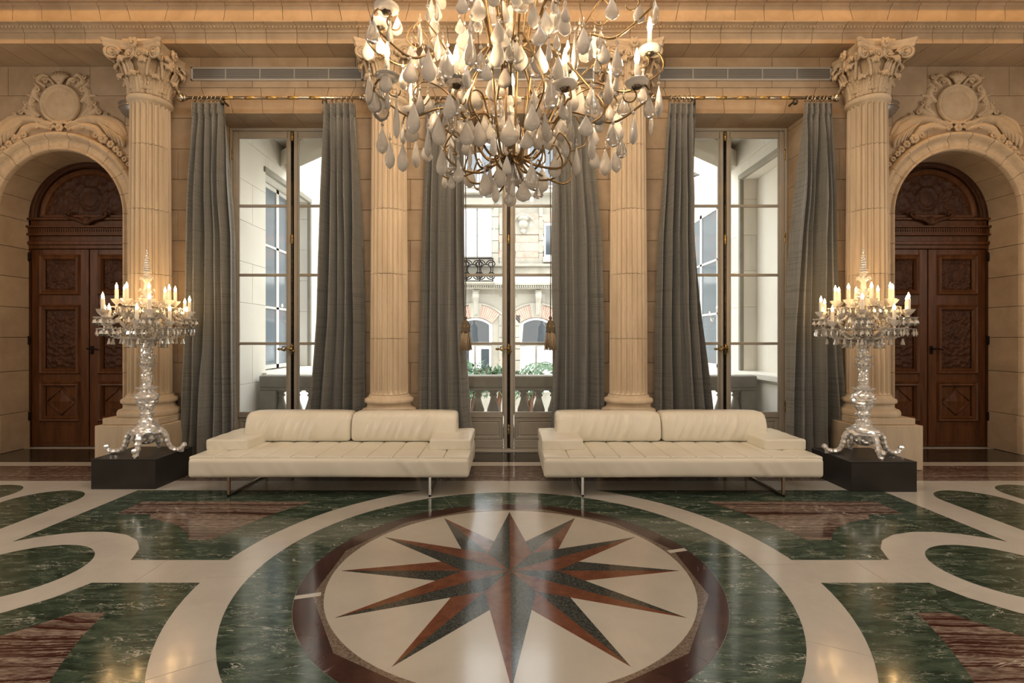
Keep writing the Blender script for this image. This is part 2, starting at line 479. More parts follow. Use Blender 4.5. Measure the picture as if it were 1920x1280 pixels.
def annulus(name, r0, r1, nseg, lvl, mats, off=0, cx=0, gap=.0018):
    for k in range(nseg):
        a0 = off+2*PI*k/nseg; a1 = off+2*PI*(k+1)/nseg
        e = gap/r1
        piece(name, arc(cx, CY, r1-.0008, a0+e, a1-e, max(6, 96//nseg)) + arc(cx, CY, r0+.0008, a1-e, a0+e, max(6, 96//nseg)), lvl, mats[k % len(mats)])
annulus('white_ring_stone', 1.70, 1.98, 12, 2, [M['white_stone']], off=PI/2-.05)
annulus('green_ring_stone', 1.34, 1.70, 8, 2, [M['green'], M['green2'], M['green3'], M['green2']], off=PI/8)
V12 = [(1.24*sin(PI*(2*k+1)/12), CY+1.24*cos(PI*(2*k+1)/12)) for k in range(12)]
for k in range(12):
    a = PI*(2*k-1)/12; a2 = a+PI/6
    piece('maroon_ring_stone', [V12[k-1]]+arc(0, CY, 1.339, a+.001, a2-.001, 8)+[V12[k]], 2, M['maroon'])
    piece('granite_spandrel', [V12[k-1]]+[V12[k]]+arc(0, CY, 1.171, a2-.001, a+.001, 8), 2, M['grey_granite'])
for k, (aa) in enumerate((-1.83, 1.32)):
    c_, s_ = cos(aa), sin(aa)
    q = [(-.022, 1.19), (.022, 1.19), (.016, 1.338), (-.028, 1.338)]
    piece('pale_inlay', [(x*c_+y*s_, CY-x*s_+y*c_) for x, y in q], 3, M['white_stone'])
annulus('disc_stone', .02, 1.17, 6, 1, [M['disc_stone']], off=PI/6, gap=.0006)
def pol(r, deg): return (r*sin(math.radians(deg)), CY+r*cos(math.radians(deg)))
for k in range(6):
    d = 60*k; tip = pol(1.13, d); c0 = (0, CY)
    piece('star_point', [c0, pol(.317, d-30), tip], 2, M['dark_granite'])
    piece('star_point', [c0, tip, pol(.317, d+30)], 2, M['red_granite'])
    d2 = d+30; tip = pol(1.13, d2); inner = pol(.317, d2)
    vx = (.12, .482); rr = sqrt(vx[0]**2+vx[1]**2); da = math.degrees(math.atan2(*vx))
    piece('star_point', [inner, pol(rr, d+da), tip], 2, M['dark_granite'])
    piece('star_point', [inner, tip, pol(rr, d+60-da)], 2, M['red_granite'])
# side fields, mirrored about both axes of the room
CC = (3.32, CY)
def mir(poly, sx, sy): return [(sx*x, CY+sy*(y-CY)) for x, y in poly]
def panel_poly():
    top, left = 5.114, 3.80; R0 = 1.98; yb = CY+.165
    pts = [(left, top)]
    xr = sqrt(R0**2-(top-CY)**2)
    pts.append((xr, top))
    n = 20; a0 = math.atan2(xr, top-CY); a1 = math.acos((yb-CY)/R0)
    pts += [(R0*sin(a0+(a1-a0)*k/n), CY+R0*cos(a0+(a1-a0)*k/n)) for k in range(1, n+1)]
    r = .68
    b0 = math.asin((yb-CY)/r); b1 = math.acos(-(CC[0]-left)/r) if False else PI-math.acos((left-CC[0])/r)
    # arc about CC from its side towards the centre (pi - b0) over the top to x = left
    e0 = PI-b0; e1 = math.acos((left-CC[0])/r)
    pts += [(CC[0]+r*cos(e0+(e1-e0)*k/n), CC[1]+r*sin(e0+(e1-e0)*k/n)) for k in range(n+1)]
    return pts
def inset_poly():
    pts = [(3.485, 4.762), (1.88, 4.762)]; R0 = 2.35; n = 16
    a0 = math.atan2(1.88, 4.762-CY); a1 = math.acos((3.852-CY)/R0)
    pts += [(R0*sin(a0+(a1-a0)*k/n), CY+R0*cos(a0+(a1-a0)*k/n)) for k in range(1, n+1)]
    r = .985; e0 = PI-math.asin((3.852-CY)/r); e1 = math.asin((4.30-CY)/r)+0
    e1 = PI-e1
    pts += [(CC[0]+r*cos(e0+(e1-e0)*k/n), CC[1]+r*sin(e0+(e1-e0)*k/n)) for k in range(n+1)]
    pts += [(3.16, 4.41), (3.485, 4.43)]
    return pts
pp, ip = panel_poly(), inset_poly()
for sx in (-1, 1):
    for sy in (1, -1):
        piece('green_panel', mir(pp, sx, sy), 2, M['green' if sx*sy > 0 else 'green2'])
        piece('striped_inset', mir(ip, sx, sy), 3, M['maroon_stripe'])
        # curved green border stone hugging the roundel
        r0, r1 = .68, .985
        e = [(CC[0]+r*cos(t), CC[1]+r*sin(t)) for r, ts in ((r0, [2.86, 2.6, 2.3, 2.0, 1.7, 1.45]), (r1-.004, [1.55, 1.8, 2.05, 2.3, 2.5, 2.62])) for t in ts]
        piece('curved_border_stone', mir(e, sx, sy), 3, M['green3' if sx > 0 else 'green2'])
    ccx = sx*CC[0]
    annulus('roundel_stone', .424, .678, 8, 1, [M['white_stone']], off=.35, cx=ccx)
    piece('green_roundel', arc(ccx, CY, .42, 0, 2*PI, 48)[:-1], 2, M['green3'])
    for cx, rr, ty in ((4.49, .33, 5.11), (5.30, .33, 5.31), (6.15, .33, 5.11)):
        yt = ty-rr*1.0; yb2 = 2*CY-yt
        poly = [(cx+rr*cos(t), yt+rr*sin(t)) for t in [PI*k/16 for k in range(17)]]+[(cx+rr*cos(t), yb2+rr*sin(t)) for t in [PI+PI*k/16 for k in range(17)]]
        piece('green_capsule', [(sx*x, y) for x, y in poly], 2, M['green'])

# ---- shell of the hall
struct('wall_left', MB().box(-8.8, -8.5, -6.3, 7.6, -.2, 7.8), M['plaster'])
struct('wall_right', MB().box(8.5, 8.8, -6.3, 7.6, -.2, 7.8), M['plaster'])
struct('wall_front', MB().box(-8.8, 8.8, -6.5, -6.2, -.2, 7.8), M['plaster'])
struct('ceiling', MB().box(-8.8, 8.8, -6.5, 7.6, 7.6, 7.8), M['plaster'])

# ---- back wall: mortar core and stone blocks
wall = struct('wall_back')
core = MB()
for x0, x1 in ((-4.62+G, -3-HW), (-3+HW, -HW), (HW, 3-HW), (3+HW, 4.62-G)):
    core.box(x0+.012, x1-.012, YW+.012, YG+.09, -.02, ZO+.01)
core.box(-4.61, 4.61, YW+.012, YG+.09, ZO+.012, 7.7)
for s in (-1, 1):
    pts = [(AX-AR-.04, -.02)]+[(AX-(AR+.04)*cos(PI*k/24), AZ+(AR+.04)*sin(PI*k/24)) for k in range(25)]+[(AX+AR+.04, -.02), (8.6, -.02), (8.6, 7.7), (4.60, 7.7), (4.60, -.02)]
    core.prism([(s*x, z) for x, z in pts], YS+.012, 7.3)
core.build('mortar_core', M['joint'], wall)
def block(x0, x1, z0, z1, y0, y1, parent=None, mat=None, sh0=0, sh1=0, c=.004, name='stone_block'):
    """block with chamfered face; sh = dx of the upper edge against the lower"""
    x0 += G*.8; x1 -= G*.8; z0 += G*.8; z1 -= G*.8
    f = [(x0+c, y0, z0+c), (x1-c, y0, z0+c), (x1+sh1-c, y0, z1-c), (x0+sh0+c, y0, z1-c)]
    b_ = [(x0, y0+c, z0), (x1, y0+c, z0), (x1+sh1, y0+c, z1), (x0+sh0, y0+c, z1)]
    k = [(x, y1, z) for x, _, z in b_]
    fs = [(0,1,2,3)]+[(i, i+4, (i+1)%4+4, (i+1)%4) for i in range(4)]+[(i+4, i+8, (i+1)%4+8, (i+1)%4+4) for i in range(4)]
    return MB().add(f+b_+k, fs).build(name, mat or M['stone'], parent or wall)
ZC = [0, .443]+[round(.443+.397*k, 4) for k in range(1, 13)]   # course heights up to 5.207
for i, (z0, z1) in enumerate(zip(ZC, ZC[1:])):
    if z0 >= 4.79: break
    z1 = min(z1, 4.81)
    for px in (-1.5, 1.5):
        a, b_ = px-1.5+HW, px+1.5-HW
        js = [a, px-.2, b_] if i % 2 else [a, px+.22, b_]
        if z0 >= 4.4:   # springers beside the lintel stones
            for sd, e in ((1, a), (-1, b_)):
                MB().prism([(e+sd*G, z0+G), (e+sd*G, ZO), (e+sd*(.13+G), z1-G), (px-sd*G, z1-G), (px-sd*G, z0+G)], YW, YG).build('stone_block', M['stone'], wall)
            continue
        for x0, x1 in zip(js, js[1:]): block(x0, x1, z0, z1, YW, YG)
    for s in (-1, 1):
        a, b_ = 3+HW, 4.62
        if z0 >= 4.4:
            MB().prism([(s*(a+G), z0+G), (s*(a+G), ZO), (s*(a+.13+G), z1-G), (s*4.62, z1-G), (s*4.62, z0+G)], YW, YG).build('stone_block', M['stone'], wall); continue
        m_ = 4.3 if i % 2 else 4.12
        for x0, x1 in ((a, m_), (m_, b_)):
            block(min(s*x0, s*x1), max(s*x0, s*x1), z0, z1, YW, YG)
for xc in (-3, 0, 3):       # flat arches over the windows, fanned joints
    E = [-HW-.13+.01, -.58, -.195, .195, .58, HW+.13-.01]
    E = [-HW-.0, -.58, -.195, .195, .58, HW+.0]
    for a, b_ in zip(E, E[1:]):
        block(xc+a, xc+b_, ZO, 4.81, YW, YG+.05, sh0=.18*a*.8 if abs(a) < .8 else math.copysign(.13, a), sh1=.18*b_*.8 if abs(b_) < .8 else math.copysign(.13, b_))
x = -4.62; k = 0
while x < 4.6:
    w_ = .62+.05*((k*7) % 3); x1 = min(x+w_, 4.62)
    if 4.62-x1 < .2: x1 = 4.62
    block(x, x1, 4.81, ZS, YW, YG); x = x1; k += 1
# side walls with the arch cut out
def arch_block(s, x0, x1, z0, z1, R=1.05):
    cut = lambda x: AZ+sqrt(R*R-(x-AX)**2) if abs(x-AX) < R else -1
    if z1 <= AZ:
        if x1 <= AX-R+.01 or x0 >= AX+R-.01: pass
        else:
            if x0 < AX-R < x1: x1 = AX-R
            elif x0 < AX+R < x1: x0 = AX+R
            else: return
        return block(min(s*x0, s*x1), max(s*x0, s*x1), z0, z1, YS, YS+.25)
    n = 14; xs_ = [x0+G+(x1-x0-2*G)*k/n for k in range(n+1)]
    low = [max(z0+G, cut(x)) for x in xs_]
    # below the springing the jamb line is the limit
    keep = [(x, l) for x, l in zip(xs_, low) if l < z1-G-.004 and not (abs(x-AX) < R and z1 <= AZ)]
    if len(keep) < 2: return
    poly = [(s*x, l) for x, l in keep]+[(s*keep[-1][0], z1-G), (s*keep[0][0], z1-G)]
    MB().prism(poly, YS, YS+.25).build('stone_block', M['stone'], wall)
for i, (z0, z1) in enumerate(zip(ZC, ZC[1:])):
    js = [4.62, 5.15, 6.25, 7.35, 8.45] if i % 2 else [4.62, 5.62, 6.72, 7.8, 8.45]
    for s in (-1, 1):
        for x0, x1 in zip(js, js[1:]): arch_block(s, x0, x1, z0, z1)
# reveals of the door recesses
RC = [0, .52, 1.10, 1.57, 1.99, 2.41, 2.82, AZ]
for s in (-1, 1):
    for side in (-1, 1):
        x0 = s*AX+side*AR; x1 = s*AX+side*(AR+.05)
        for k, (z0, z1) in enumerate(zip(RC, RC[1:])):
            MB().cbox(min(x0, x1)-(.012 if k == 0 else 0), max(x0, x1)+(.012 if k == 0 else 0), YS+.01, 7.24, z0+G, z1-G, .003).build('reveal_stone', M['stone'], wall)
    na = 9
    for k in range(na):
        a0 = PI*k/na+.003; a1 = PI*(k+1)/na-.003
        pts = [(s*AX+AR*cos(a0+(a1-a0)*j/6), AZ+AR*sin(a0+(a1-a0)*j/6)) for j in range(7)]
        pts += [(s*AX+(AR+.05)*cos(a1+(a0-a1)*j/6), AZ+(AR+.05)*sin(a1+(a0-a1)*j/6)) for j in range(7)]
        MB().prism(pts, YS+.01, 7.24).build('reveal_stone', M['stone'], wall)
# moulded archivolts (trim)
PR = [(.85,6.72),(.85,6.665),(.862,6.65),(.876,6.65),(.886,6.665),(.892,6.682),(1.0,6.682),(1.006,6.66),(1.02,6.645),(1.035,6.62),(1.06,6.615),(1.078,6.63),(1.085,6.66),(1.085,6.72)]
def prof_pts(carve_fn=None):
    out = []
    for (a, b_) in zip(PR, PR[1:]):
        n = 7 if abs(b_[0]-a[0]) > .09 else 1
        for j in range(n): out.append((lerp(a[0], b_[0], j/n), lerp(a[1], b_[1], j/n), n > 1 and j > 0))
    out.append((*PR[-1], False)); return out
PP = prof_pts()
def archivolt(s, name):
    root = struct(name)
    def seg(path, L0, L1):   # path(t)->(dirx, dirz, basex, basez), arc length from L0 to L1 for the carving
        n = 14
        def fn(u, v):
            i = min(len(PP)-1, round(u*(len(PP)-1))); r, y, c = PP[i]
            L = lerp(L0, L1, v)
            dx, dz, bx, bz = path(v)
            if c:
                ph = L*2*PI/.085; q = (r-.946)/.05
                y -= .008+.012*abs(cos(ph/2+q*1.1))*(1-.35*q*q)
            return (s*AX+bx+dx*r, y, bz+dz*r)
        mb = MB().grid(fn, len(PP)-1, n, smooth=True)
        return mb.build('archivolt_stone', M['stone_cap'], root)
    na = 11
    for k in range(na):
        a0, a1 = PI*k/na+.0025, PI*(k+1)/na-.0025
        seg(lambda t, a0=a0, a1=a1: (cos(lerp(a0, a1, t)), sin(lerp(a0, a1, t)), 0, AZ), a0*.95, a1*.95)
    for side in (-1, 1):
        for z0, z1 in zip(RC, RC[1:]):
            seg(lambda t, z0=z0, z1=z1, side=side: (side, 0, 0, lerp(z0+G, z1-G, t)), z0, z1)
    return root
archivolt(-1, 'trim_1'); archivolt(1, 'trim_2')

# ---- entablature
ent = struct('trim_3')
def sweep_block(prof, xa, xb, z0, sa, sb, name, mat):
    """extrude closed (y,z) profile between sheared x cuts"""
    n = len(prof)
    L = [(xa+G*1.1+sa*max(0, z-z0), y, z) for y, z in prof]; Rr = [(xb-G*1.1+sb*max(0, z-z0), y, z) for y, z in prof]
    fs = [(i, (i+1) % n, (i+1) % n+n, i+n) for i in range(n)]+[tuple(range(n-1, -1, -1)), tuple(range(n, 2*n))]
    return MB().add(L+Rr, fs).build(name, mat, ent)
FR = 6.19
archi = [(6.95,5.207),(FR,5.207),(FR,5.332),(FR-.015,5.337),(FR-.015,5.372),(FR-.03,5.376),(FR-.035,5.385),(6.125,5.403),(6.10,5.408),(6.085,5.412),(6.085,5.426),(6.24,5.43),(6.95,5.43)]
frz = [(6.95,5.433),(6.225,5.433),(6.225,5.69),(6.205,5.70),(6.20,5.72),(6.95,5.72)]
cor = [(6.95,5.722),(6.17,5.722),(6.14,5.75),(6.12,5.757),(6.11,5.80),(6.0,5.87),(5.97,5.90),(5.97,6.0),(5.90,6.10),(5.90,6.13),(6.95,6.2)]
def xshear(x, k):
    u = (x/3.0-.5); u -= round(u)          # 0 at a column
    return -k*(1 if u > 0 else -1)*(1-2*abs(u))*(1 if abs(u) > .02 else 0)
W_ = 3.0/8
nb = 40
for k in range(-nb//2, nb//2):
    xa, xb = (k+.0)*W_, (k+1)*W_
    sweep_block(archi, xa, xb, 5.207, xshear(xa, .10), xshear(xb, .10), 'architrave_stone', M['stone'])
    xa += W_/2; xb += W_/2
    sweep_block(frz, xa, xb, 5.433, -xshear(xa, .32), -xshear(xb, .32), 'frieze_stone', M['stone'])
    sweep_block(cor, xa, xb, 5.9, 0, 0, 'cornice_stone', M['stone'])
MB().prism([(-7.5, 5.21), (7.5, 5.21), (7.5, 7.7), (-7.5, 7.7)], 6.26, 6.9).build('mortar_core', M['joint'], ent)
MB().box(-8.5, 8.5, 6.2, 6.5, 6.2, 7.65).build('upper_wall', M['plaster'], ent)
mb = MB()     # carved enrichment along the architrave and under the cornice
for k in range(330):
    x = -7.4+k*14.8/329
    mb.ball((x, 6.145, 5.389), .014, 6, 4, (1.25, .8, .9))
for k in range(300):
    x = -7.4+k*14.8/299
    mb.ball((x, 6.13, 5.745), .02, 6, 4, (1.15, .8, .9))
mb.build('carved_beading', M['stone_cap'], ent, kind='stuff')

# ---- carved timber doors
def carve(u, v, seed, nx=3.2, medal=None):
    """height 0..1 of a symmetric foliage relief at u,v in -1..1"""
    a = abs(u)
    h = noise.noise(Vector((a*nx+seed, v*nx, seed*1.7)))
    h = 1-abs(h)*4.5
    h2 = 1-abs(noise.noise(Vector((a*nx*2.3+seed, v*nx*2.3, seed+5))))*4
    r = max(0, h)*.7+max(0, h2)*.4
    if medal:
        d = sqrt((u/medal[0])**2+((v-medal[2])/medal[1])**2)
        if d < 1: r = .85-.5*d*d if d < .8 else 1.15
    return r
def relief(w_, h_, depth, seed, n=(30, 30), nx=3.2, medal=None):
    def fn(i, j):
        u, v = i*2-1, j*2-1
        e = min(1, (1-abs(u))*8, (1-abs(v))*8)
        return (u*w_/2, -depth*carve(u, v*h_/w_, seed, nx, medal)*max(0, e), v*h_/2)
    return MB().grid(fn, n[0], n[1])
def frame_mould(w_, h_, t, d):
    """raised mitred moulding round a w x h field"""
    mb = MB(); pr = [(0, 0), (.25, -d), (.5, -d*.65), (.75, -d*.9), (1, 0)]
    P = []
    for (q, y) in pr:
        a, b_ = w_/2-t*q, h_/2-t*q
        P.append([(-a, y, -b_), (a, y, -b_), (a, y, b_), (-a, y, b_)])
    vs = [p for r in P for p in r]; fs = []
    for i in range(len(pr)-1):
        for k in range(4):
            fs.append((i*4+k, i*4+(k+1) % 4, (i+1)*4+(k+1) % 4, (i+1)*4+k))
    return mb.add(vs, fs)
YD = 7.17
def make_door(s, name):
    root = struct(name); root.location = (s*AX, YD, 0)
    fr = MB()
    # arched architrave ring
    n = 28; r0, r1 = .735, .865
    prof = [(r1, -.0), (r1, -.035), (.83, -.05), (.80, -.05), (.785, -.03), (.76, -.03), (.745, -.055), (r0, -.04), (r0, .05)]
    def fn(u, v):
        a = PI*u; i = round(v*(len(prof)-1)); r, y = prof[i]
        return (-r*cos(a), y, 3.26+r*sin(a))
    fr.grid(fn, n, len(prof)-1, smooth=False)
    for sd in (-1, 1): fr.box(min(sd*.865, sd*.825), max(sd*.865, sd*.825), -.035, .06, 0, 3.27)
    fr.box(-.86, .86, .03, .08, 0, 3.3)
    fr.build('door_frame', M['wood_dark'], root)
    tr = MB()
    for (z0, z1, d) in ((3.24,3.275,.07),(3.16,3.24,.035),(3.13,3.16,.085),(3.05,3.13,.05),(3.02,3.05,.075),(2.94,3.02,.03),(2.89,2.94,.06),(2.835,2.89,.04)):
        tr.cbox(-.87, .87, -d, .04, z0, z1, .006)
    for k in range(50): tr.box(-.82+k*.0335, -.82+k*.0335+.018, -.064, -.04, 3.075, 3.11)
    tr.build('transom', M['wood'], root)
    # lunette
    def ln(u, v):
        x = (u*2-1)*.735; zmax = sqrt(max(1e-5, .735**2-x*x)); z = v*zmax
        e = min(1, (zmax-z)*9+.02, z*10+.02)
        uu, vv = x/.7, (z-.25)/.7
        return (x, .02-.035*carve(uu, vv, 3.3, 4.2, (.22, .24, .08))*max(0, e), 3.26+z)
    MB().grid(ln, 64, 34).build('lunette_panel', M['wood_dark'], root)
    mp = MB()
    def lr(u, v):
        a = PI*u; q = [(.70, .01), (.69, -.04), (.66, -.045), (.635, -.02), (.62, .02)][round(v*4)]
        return (-q[0]*cos(a), q[1], 3.26+.03+q[0]*sin(a)*.97)
    mp.grid(lr, 28, 4, smooth=False); mp.cbox(-.64, .64, -.045, .02, 3.275, 3.32, .008)
    mp.build('lunette_moulding', M['wood'], root)
    orn = MB()
    for sd in (-1, 1):
        orn.tube(bez([(0, -.07, 3.18), (sd*.12, -.085, 3.24), (sd*.25, -.08, 3.27), (sd*.3, -.08, 3.33), (sd*.24, -.08, 3.34), (sd*.24, -.08, 3.30)], 5), [.03]*10+[.022]*10+[.014]*6, 6)
    orn.ball((0, -.07, 3.22), .06, 10, 6, (1.1, .6, 1.2)); orn.build('carved_ornament', M['wood_dark'], root)
    for sd in (-1, 1):
        xc = sd*.415; lw = .815
        lf = MB()
        # stiles and rails of the leaf with openings for three panels
        zs_ = [(2.18, 2.75), (1.05, 2.03), (.37, .94)]
        for x0, x1 in ((-.407, -.285), (.285, .407)): lf.cbox(x0, x1, -.02, .03, .015, 2.83, .005)
        for z0, z1 in ((.015, .37), (.94, 1.05), (2.03, 2.18), (2.75, 2.83)): lf.cbox(-.285, .285, -.017, .03, z0, z1, .004)
        lf.cbox(-.25, .25, -.028, 0, .06, .30, .01)
        leaf = lf.build('door_leaf', M['wood'], root, (xc, -.0, 0))
        for i, (z0, z1) in enumerate(zs_):
            zc, hh = (z0+z1)/2, z1-z0
            frame_mould(.60, hh+.02, .085, .034).build('panel_moulding', M['wood_light'], leaf, (0, -.012, zc))
            if i < 2: p = relief(.44, hh-.14, .03, 1.3+i*2.1+sd*.0, (36, 36 if i == 0 else 60), 3.0, (.42, .42, 0) if i == 0 else (.30, .34, .5))
            else:
                p = MB().box(-.22, .22, 0, .02, -hh/2+.07, hh/2-.07)
                a, b_ = .20, hh/2-.09
                for (x0, z0_), (x1, z1_) in (((-a, 0), (0, b_)), ((0, b_), (a, 0)), ((a, 0), (0, -b_)), ((0, -b_), (-a, 0))):
                    p.tube([(x0, 0, z0_), (x1, 0, z1_)], .014, 6)
                p.add([(-a*.8, -.0, 0), (0, -.0, -b_*.8), (a*.8, -.0, 0), (0, -.0, b_*.8), (0, -.022, 0)], [(0,1,4),(1,2,4),(2,3,4),(3,0,4)])
            o = p.build('carved_panel', M['wood_dark' if i < 2 else 'wood'], leaf, (0, .004, zc))
        if sd == 1:
            h = MB().cbox(-.02, .02, -.03, -.015, -.06, .06, .004)
            h.tube([(0, -.03, .02), (0, -.07, .02)], .011, 8); h.tube([(-.03, -.07, .02), (.03, -.072, .023), (.10, -.07, .012), (.13, -.07, .0)], [.012, .012, .009, .006], 8)
            h.ball((0, -.03, -.03), .012)
            h.build('door_handle', M['iron'], leaf, (-.37, -.005, 1.39))
    for z in (.45, 1.53, 2.72):
        for sd in (-1, 1): MB().lathe([(.014, -.06), (.016, -.05), (.016, .05), (.014, .06)], 8).build('hinge', M['iron'], root, (sd*.835, -.045, z))
    return root
make_door(-1, 'door_1'); make_door(1, 'door_2')

# ---- tall casement windows
def make_window(xc, name):
    root = struct(name); root.location = (xc, YG, 0)
    f = MB()
    for sd in (-1, 1): f.cbox(min(sd*.865, sd*.83), max(sd*.865, sd*.83), 0, .09, .02, ZO, .004)
    f.cbox(-.83, .83, 0, .09, ZO-.04, ZO, .004); f.cbox(-.83, .83, .0, .09, 0, .03, .004)
    f.build('window_frame', M['paint'], root)
    MB().cbox(-HW, HW, -.06, .0, -.01, .012, .002).build('threshold', M['white_stone'], root)
    for sd in (-1, 1):
        def X(a, b_): return (min(sd*a, sd*b_), max(sd*a, sd*b_))
        c = MB()
        c.cbox(*X(.825, .76), .008, .06, .034, ZO-.045, .006)          # hanging stile
        c.cbox(*X(.068, .02), .008, .06, .034, ZO-.045, .006)          # meeting stile
        c.cbox(*X(.755, .078), .012, .056, 4.335, ZO-.045, .006)
        c.cbox(*X(.755, .078), .012, .056, .455, .535, .006)
        c.cbox(*X(.755, .078), .010, .056, .034, .15, .006)
        c.box(*X(.755, .078), .03, .045, .15, .455)
        for z in (1.484, 2.436, 3.396): c.cbox(*X(.757, .076), .018, .05, z-.019, z+.019, .006)
        for x0, x1 in (X(.76, .745), X(.09, .068)): c.cbox(x0, x1, .018, .05, .53, 4.34, .005)
        lf = c.build('casement', M['paint'], root)
        xm = sd*.4165
        frame_mould(.66, .295, .05, .014).build('panel_moulding', M['paint'], lf, (xm, .03, .302))
        MB().cbox(-.26, .26, -.008, .01, -.09, .09, .006).build('lower_panel', M['paint'], lf, (xm, .03, .302))
        zz = [.535, 1.465, 1.503, 2.417, 2.455, 3.377, 3.415, 4.335]
        for z0, z1 in zip(zz[::2], zz[1::2]):
            MB().box(*X(.757, .078), .032, .036, z0, z1).build('pane', M['glass'], lf)
        for z in (.62, 1.9, 2.95, 4.1):
            MB().lathe([(.002, -.08), (.011, -.07), (.011, -.02), (.009, -.018), (.009, .018), (.011, .02), (.011, .07), (.002, .08)], 8).build('hinge', M['brass'], lf, (sd*.828, .002, z))
    e = MB().tube([(0, .004, .12), (0, .004, 4.36)], .010, 8)
    e.build('espagnolette_rod', M['dark_metal'], root)
    MB().box(-.02, .02, .012, .055, .034, ZO-.05).build('meeting_gap', M['iron'], root)
    for z in (.30, 2.93, 4.36):
        MB().lathe([(.012, -.07), (.02, -.055), (.014, -.04), (.022, -.02), (.022, .0), (.014, .015), (.022, .03), (.018, .05), (.01, .065)], 10).build('rod_guide', M['brass'], root, (0, .0, z))
    h = MB().ball((0, -.02, 0), .03, 10, 8); h.tube([(0, .01, -.07), (0, -.01, -.05), (0, -.01, .05), (0, .01, .07)], .016, 8)
    pts = bez([(0, -.04, .0), (-.05, -.05, .015), (-.09, -.05, -.015), (-.13, -.05, .0)], 5)
    h.tube(pts, [.012]*len(pts), 8); h.tube([(-.085+.03*cos(t), -.05, .005+.03*sin(t)) for t in [2*PI*k/14 for k in range(15)]], .008, 6)
    h.ball((-.155, -.05, 0), .022, 8, 6, (1.2, .8, .8)); h.ball((.03, -.02, -.03), .016, 8, 6); h.ball((.02, -.02, .04), .014, 8, 6)
    h.build('window_handle', M['brass'], root, (0, -.005, 1.41))
    return root
for xc, nm in ((-3, 'window_1'), (0, 'window_2'), (3, 'window_3')): make_window(xc, nm)
# ================================================================== EXTERIOR
def bmat(o): return o
# balcony and balustrade
MBx = MB().box(-4.3, 4.3, 7.0, 8.3, -.3, -.02)
tag(MBx.build('balcony_slab', M['ext_grey']), kind='structure')
bal = thing('balustrade', 'grey stone balustrade with a broad rail outside the tall windows', 'balustrade', (0, 8.08, 0))
MB().cbox(-3.97, 3.97, -.13, .13, .775, .965, .015).build('handrail', M['ext_grey'], bal)
MB().cbox(-3.97, 3.97, -.11, .11, .725, .775, .01).build('rail_moulding', M['ext_grey'], bal)
MB().cbox(-3.97, 3.97, -.13, .13, -.02, .14, .01).build('base_course', M['ext_grey'], bal)
bp = [(.085,.14),(.085,.18),(.05,.20),(.045,.22),(.075,.28),(.10,.36),(.098,.42),(.07,.50),(.048,.58),(.045,.615),(.065,.63),(.065,.65),(.048,.66),(.05,.68),(.085,.70),(.085,.725)]
bm_ = MB().lathe(bp, 14).mesh('baluster', M['ext_grey'])
for k in range(31):
    x = -3.675+k*.245
    if min(abs(x-c) for c in (-1.5, 1.5)) < .1: continue
    inst('baluster', bm_, bal, (x, 0, 0))
for c in (-3.84, -1.5, 1.5, 3.84): MB().cbox(c-.13, c+.13, -.12, .12, .14, .725, .01).build('pier', M['ext_grey'], bal)

# projecting wings left and right of the balcony, with loggia ceiling and beam
def ext_window(parent, d0, d1, z0, z1, X, sgn, nsash=2):
    """window lying in a wall plane x = X facing the court, between depths d0..d1"""
    f = MB(); t = .05
    a, b_ = (X, X+sgn*.06)
    lo, hi = min(a, b_), max(a, b_)
    f.box(lo, hi, d0, d1, z0, z0+.07); f.box(lo, hi, d0, d1, z1-.07, z1)
    w_ = (d1-d0)/nsash
    for k in range(nsash+1): f.box(lo, hi, d0+k*w_-t*(k > 0)*(1 if k < nsash else 1.5), d0+k*w_+t*(k < nsash)*(1 if k else 1.5), z0, z1)
    nz = max(1, round((z1-z0)/1.0))
    for k in range(1, nz): f.box(lo, hi, d0, d1, z0+(z1-z0)*k/nz-.02, z0+(z1-z0)*k/nz+.02)
    fr = f.build('window', M['paint_ext'], parent)
    for s_ in range(nsash):
        for k in range(nz):
            MB().box(lo+.02, hi-.02, d0+s_*w_+t, d0+(s_+1)*w_-t, z0+(z1-z0)*k/nz+.02, z0+(z1-z0)*(k+1)/nz-.02).build('pane', M['sky_glass'], fr)
M['paint_ext'] = simple('white_frame_paint', (.78, .77, .74), .5)
M['sky_glass'] = simple('sky_reflecting_glass', (.18, .22, .26), .06, 0, Specular_IOR_Level=1.0)
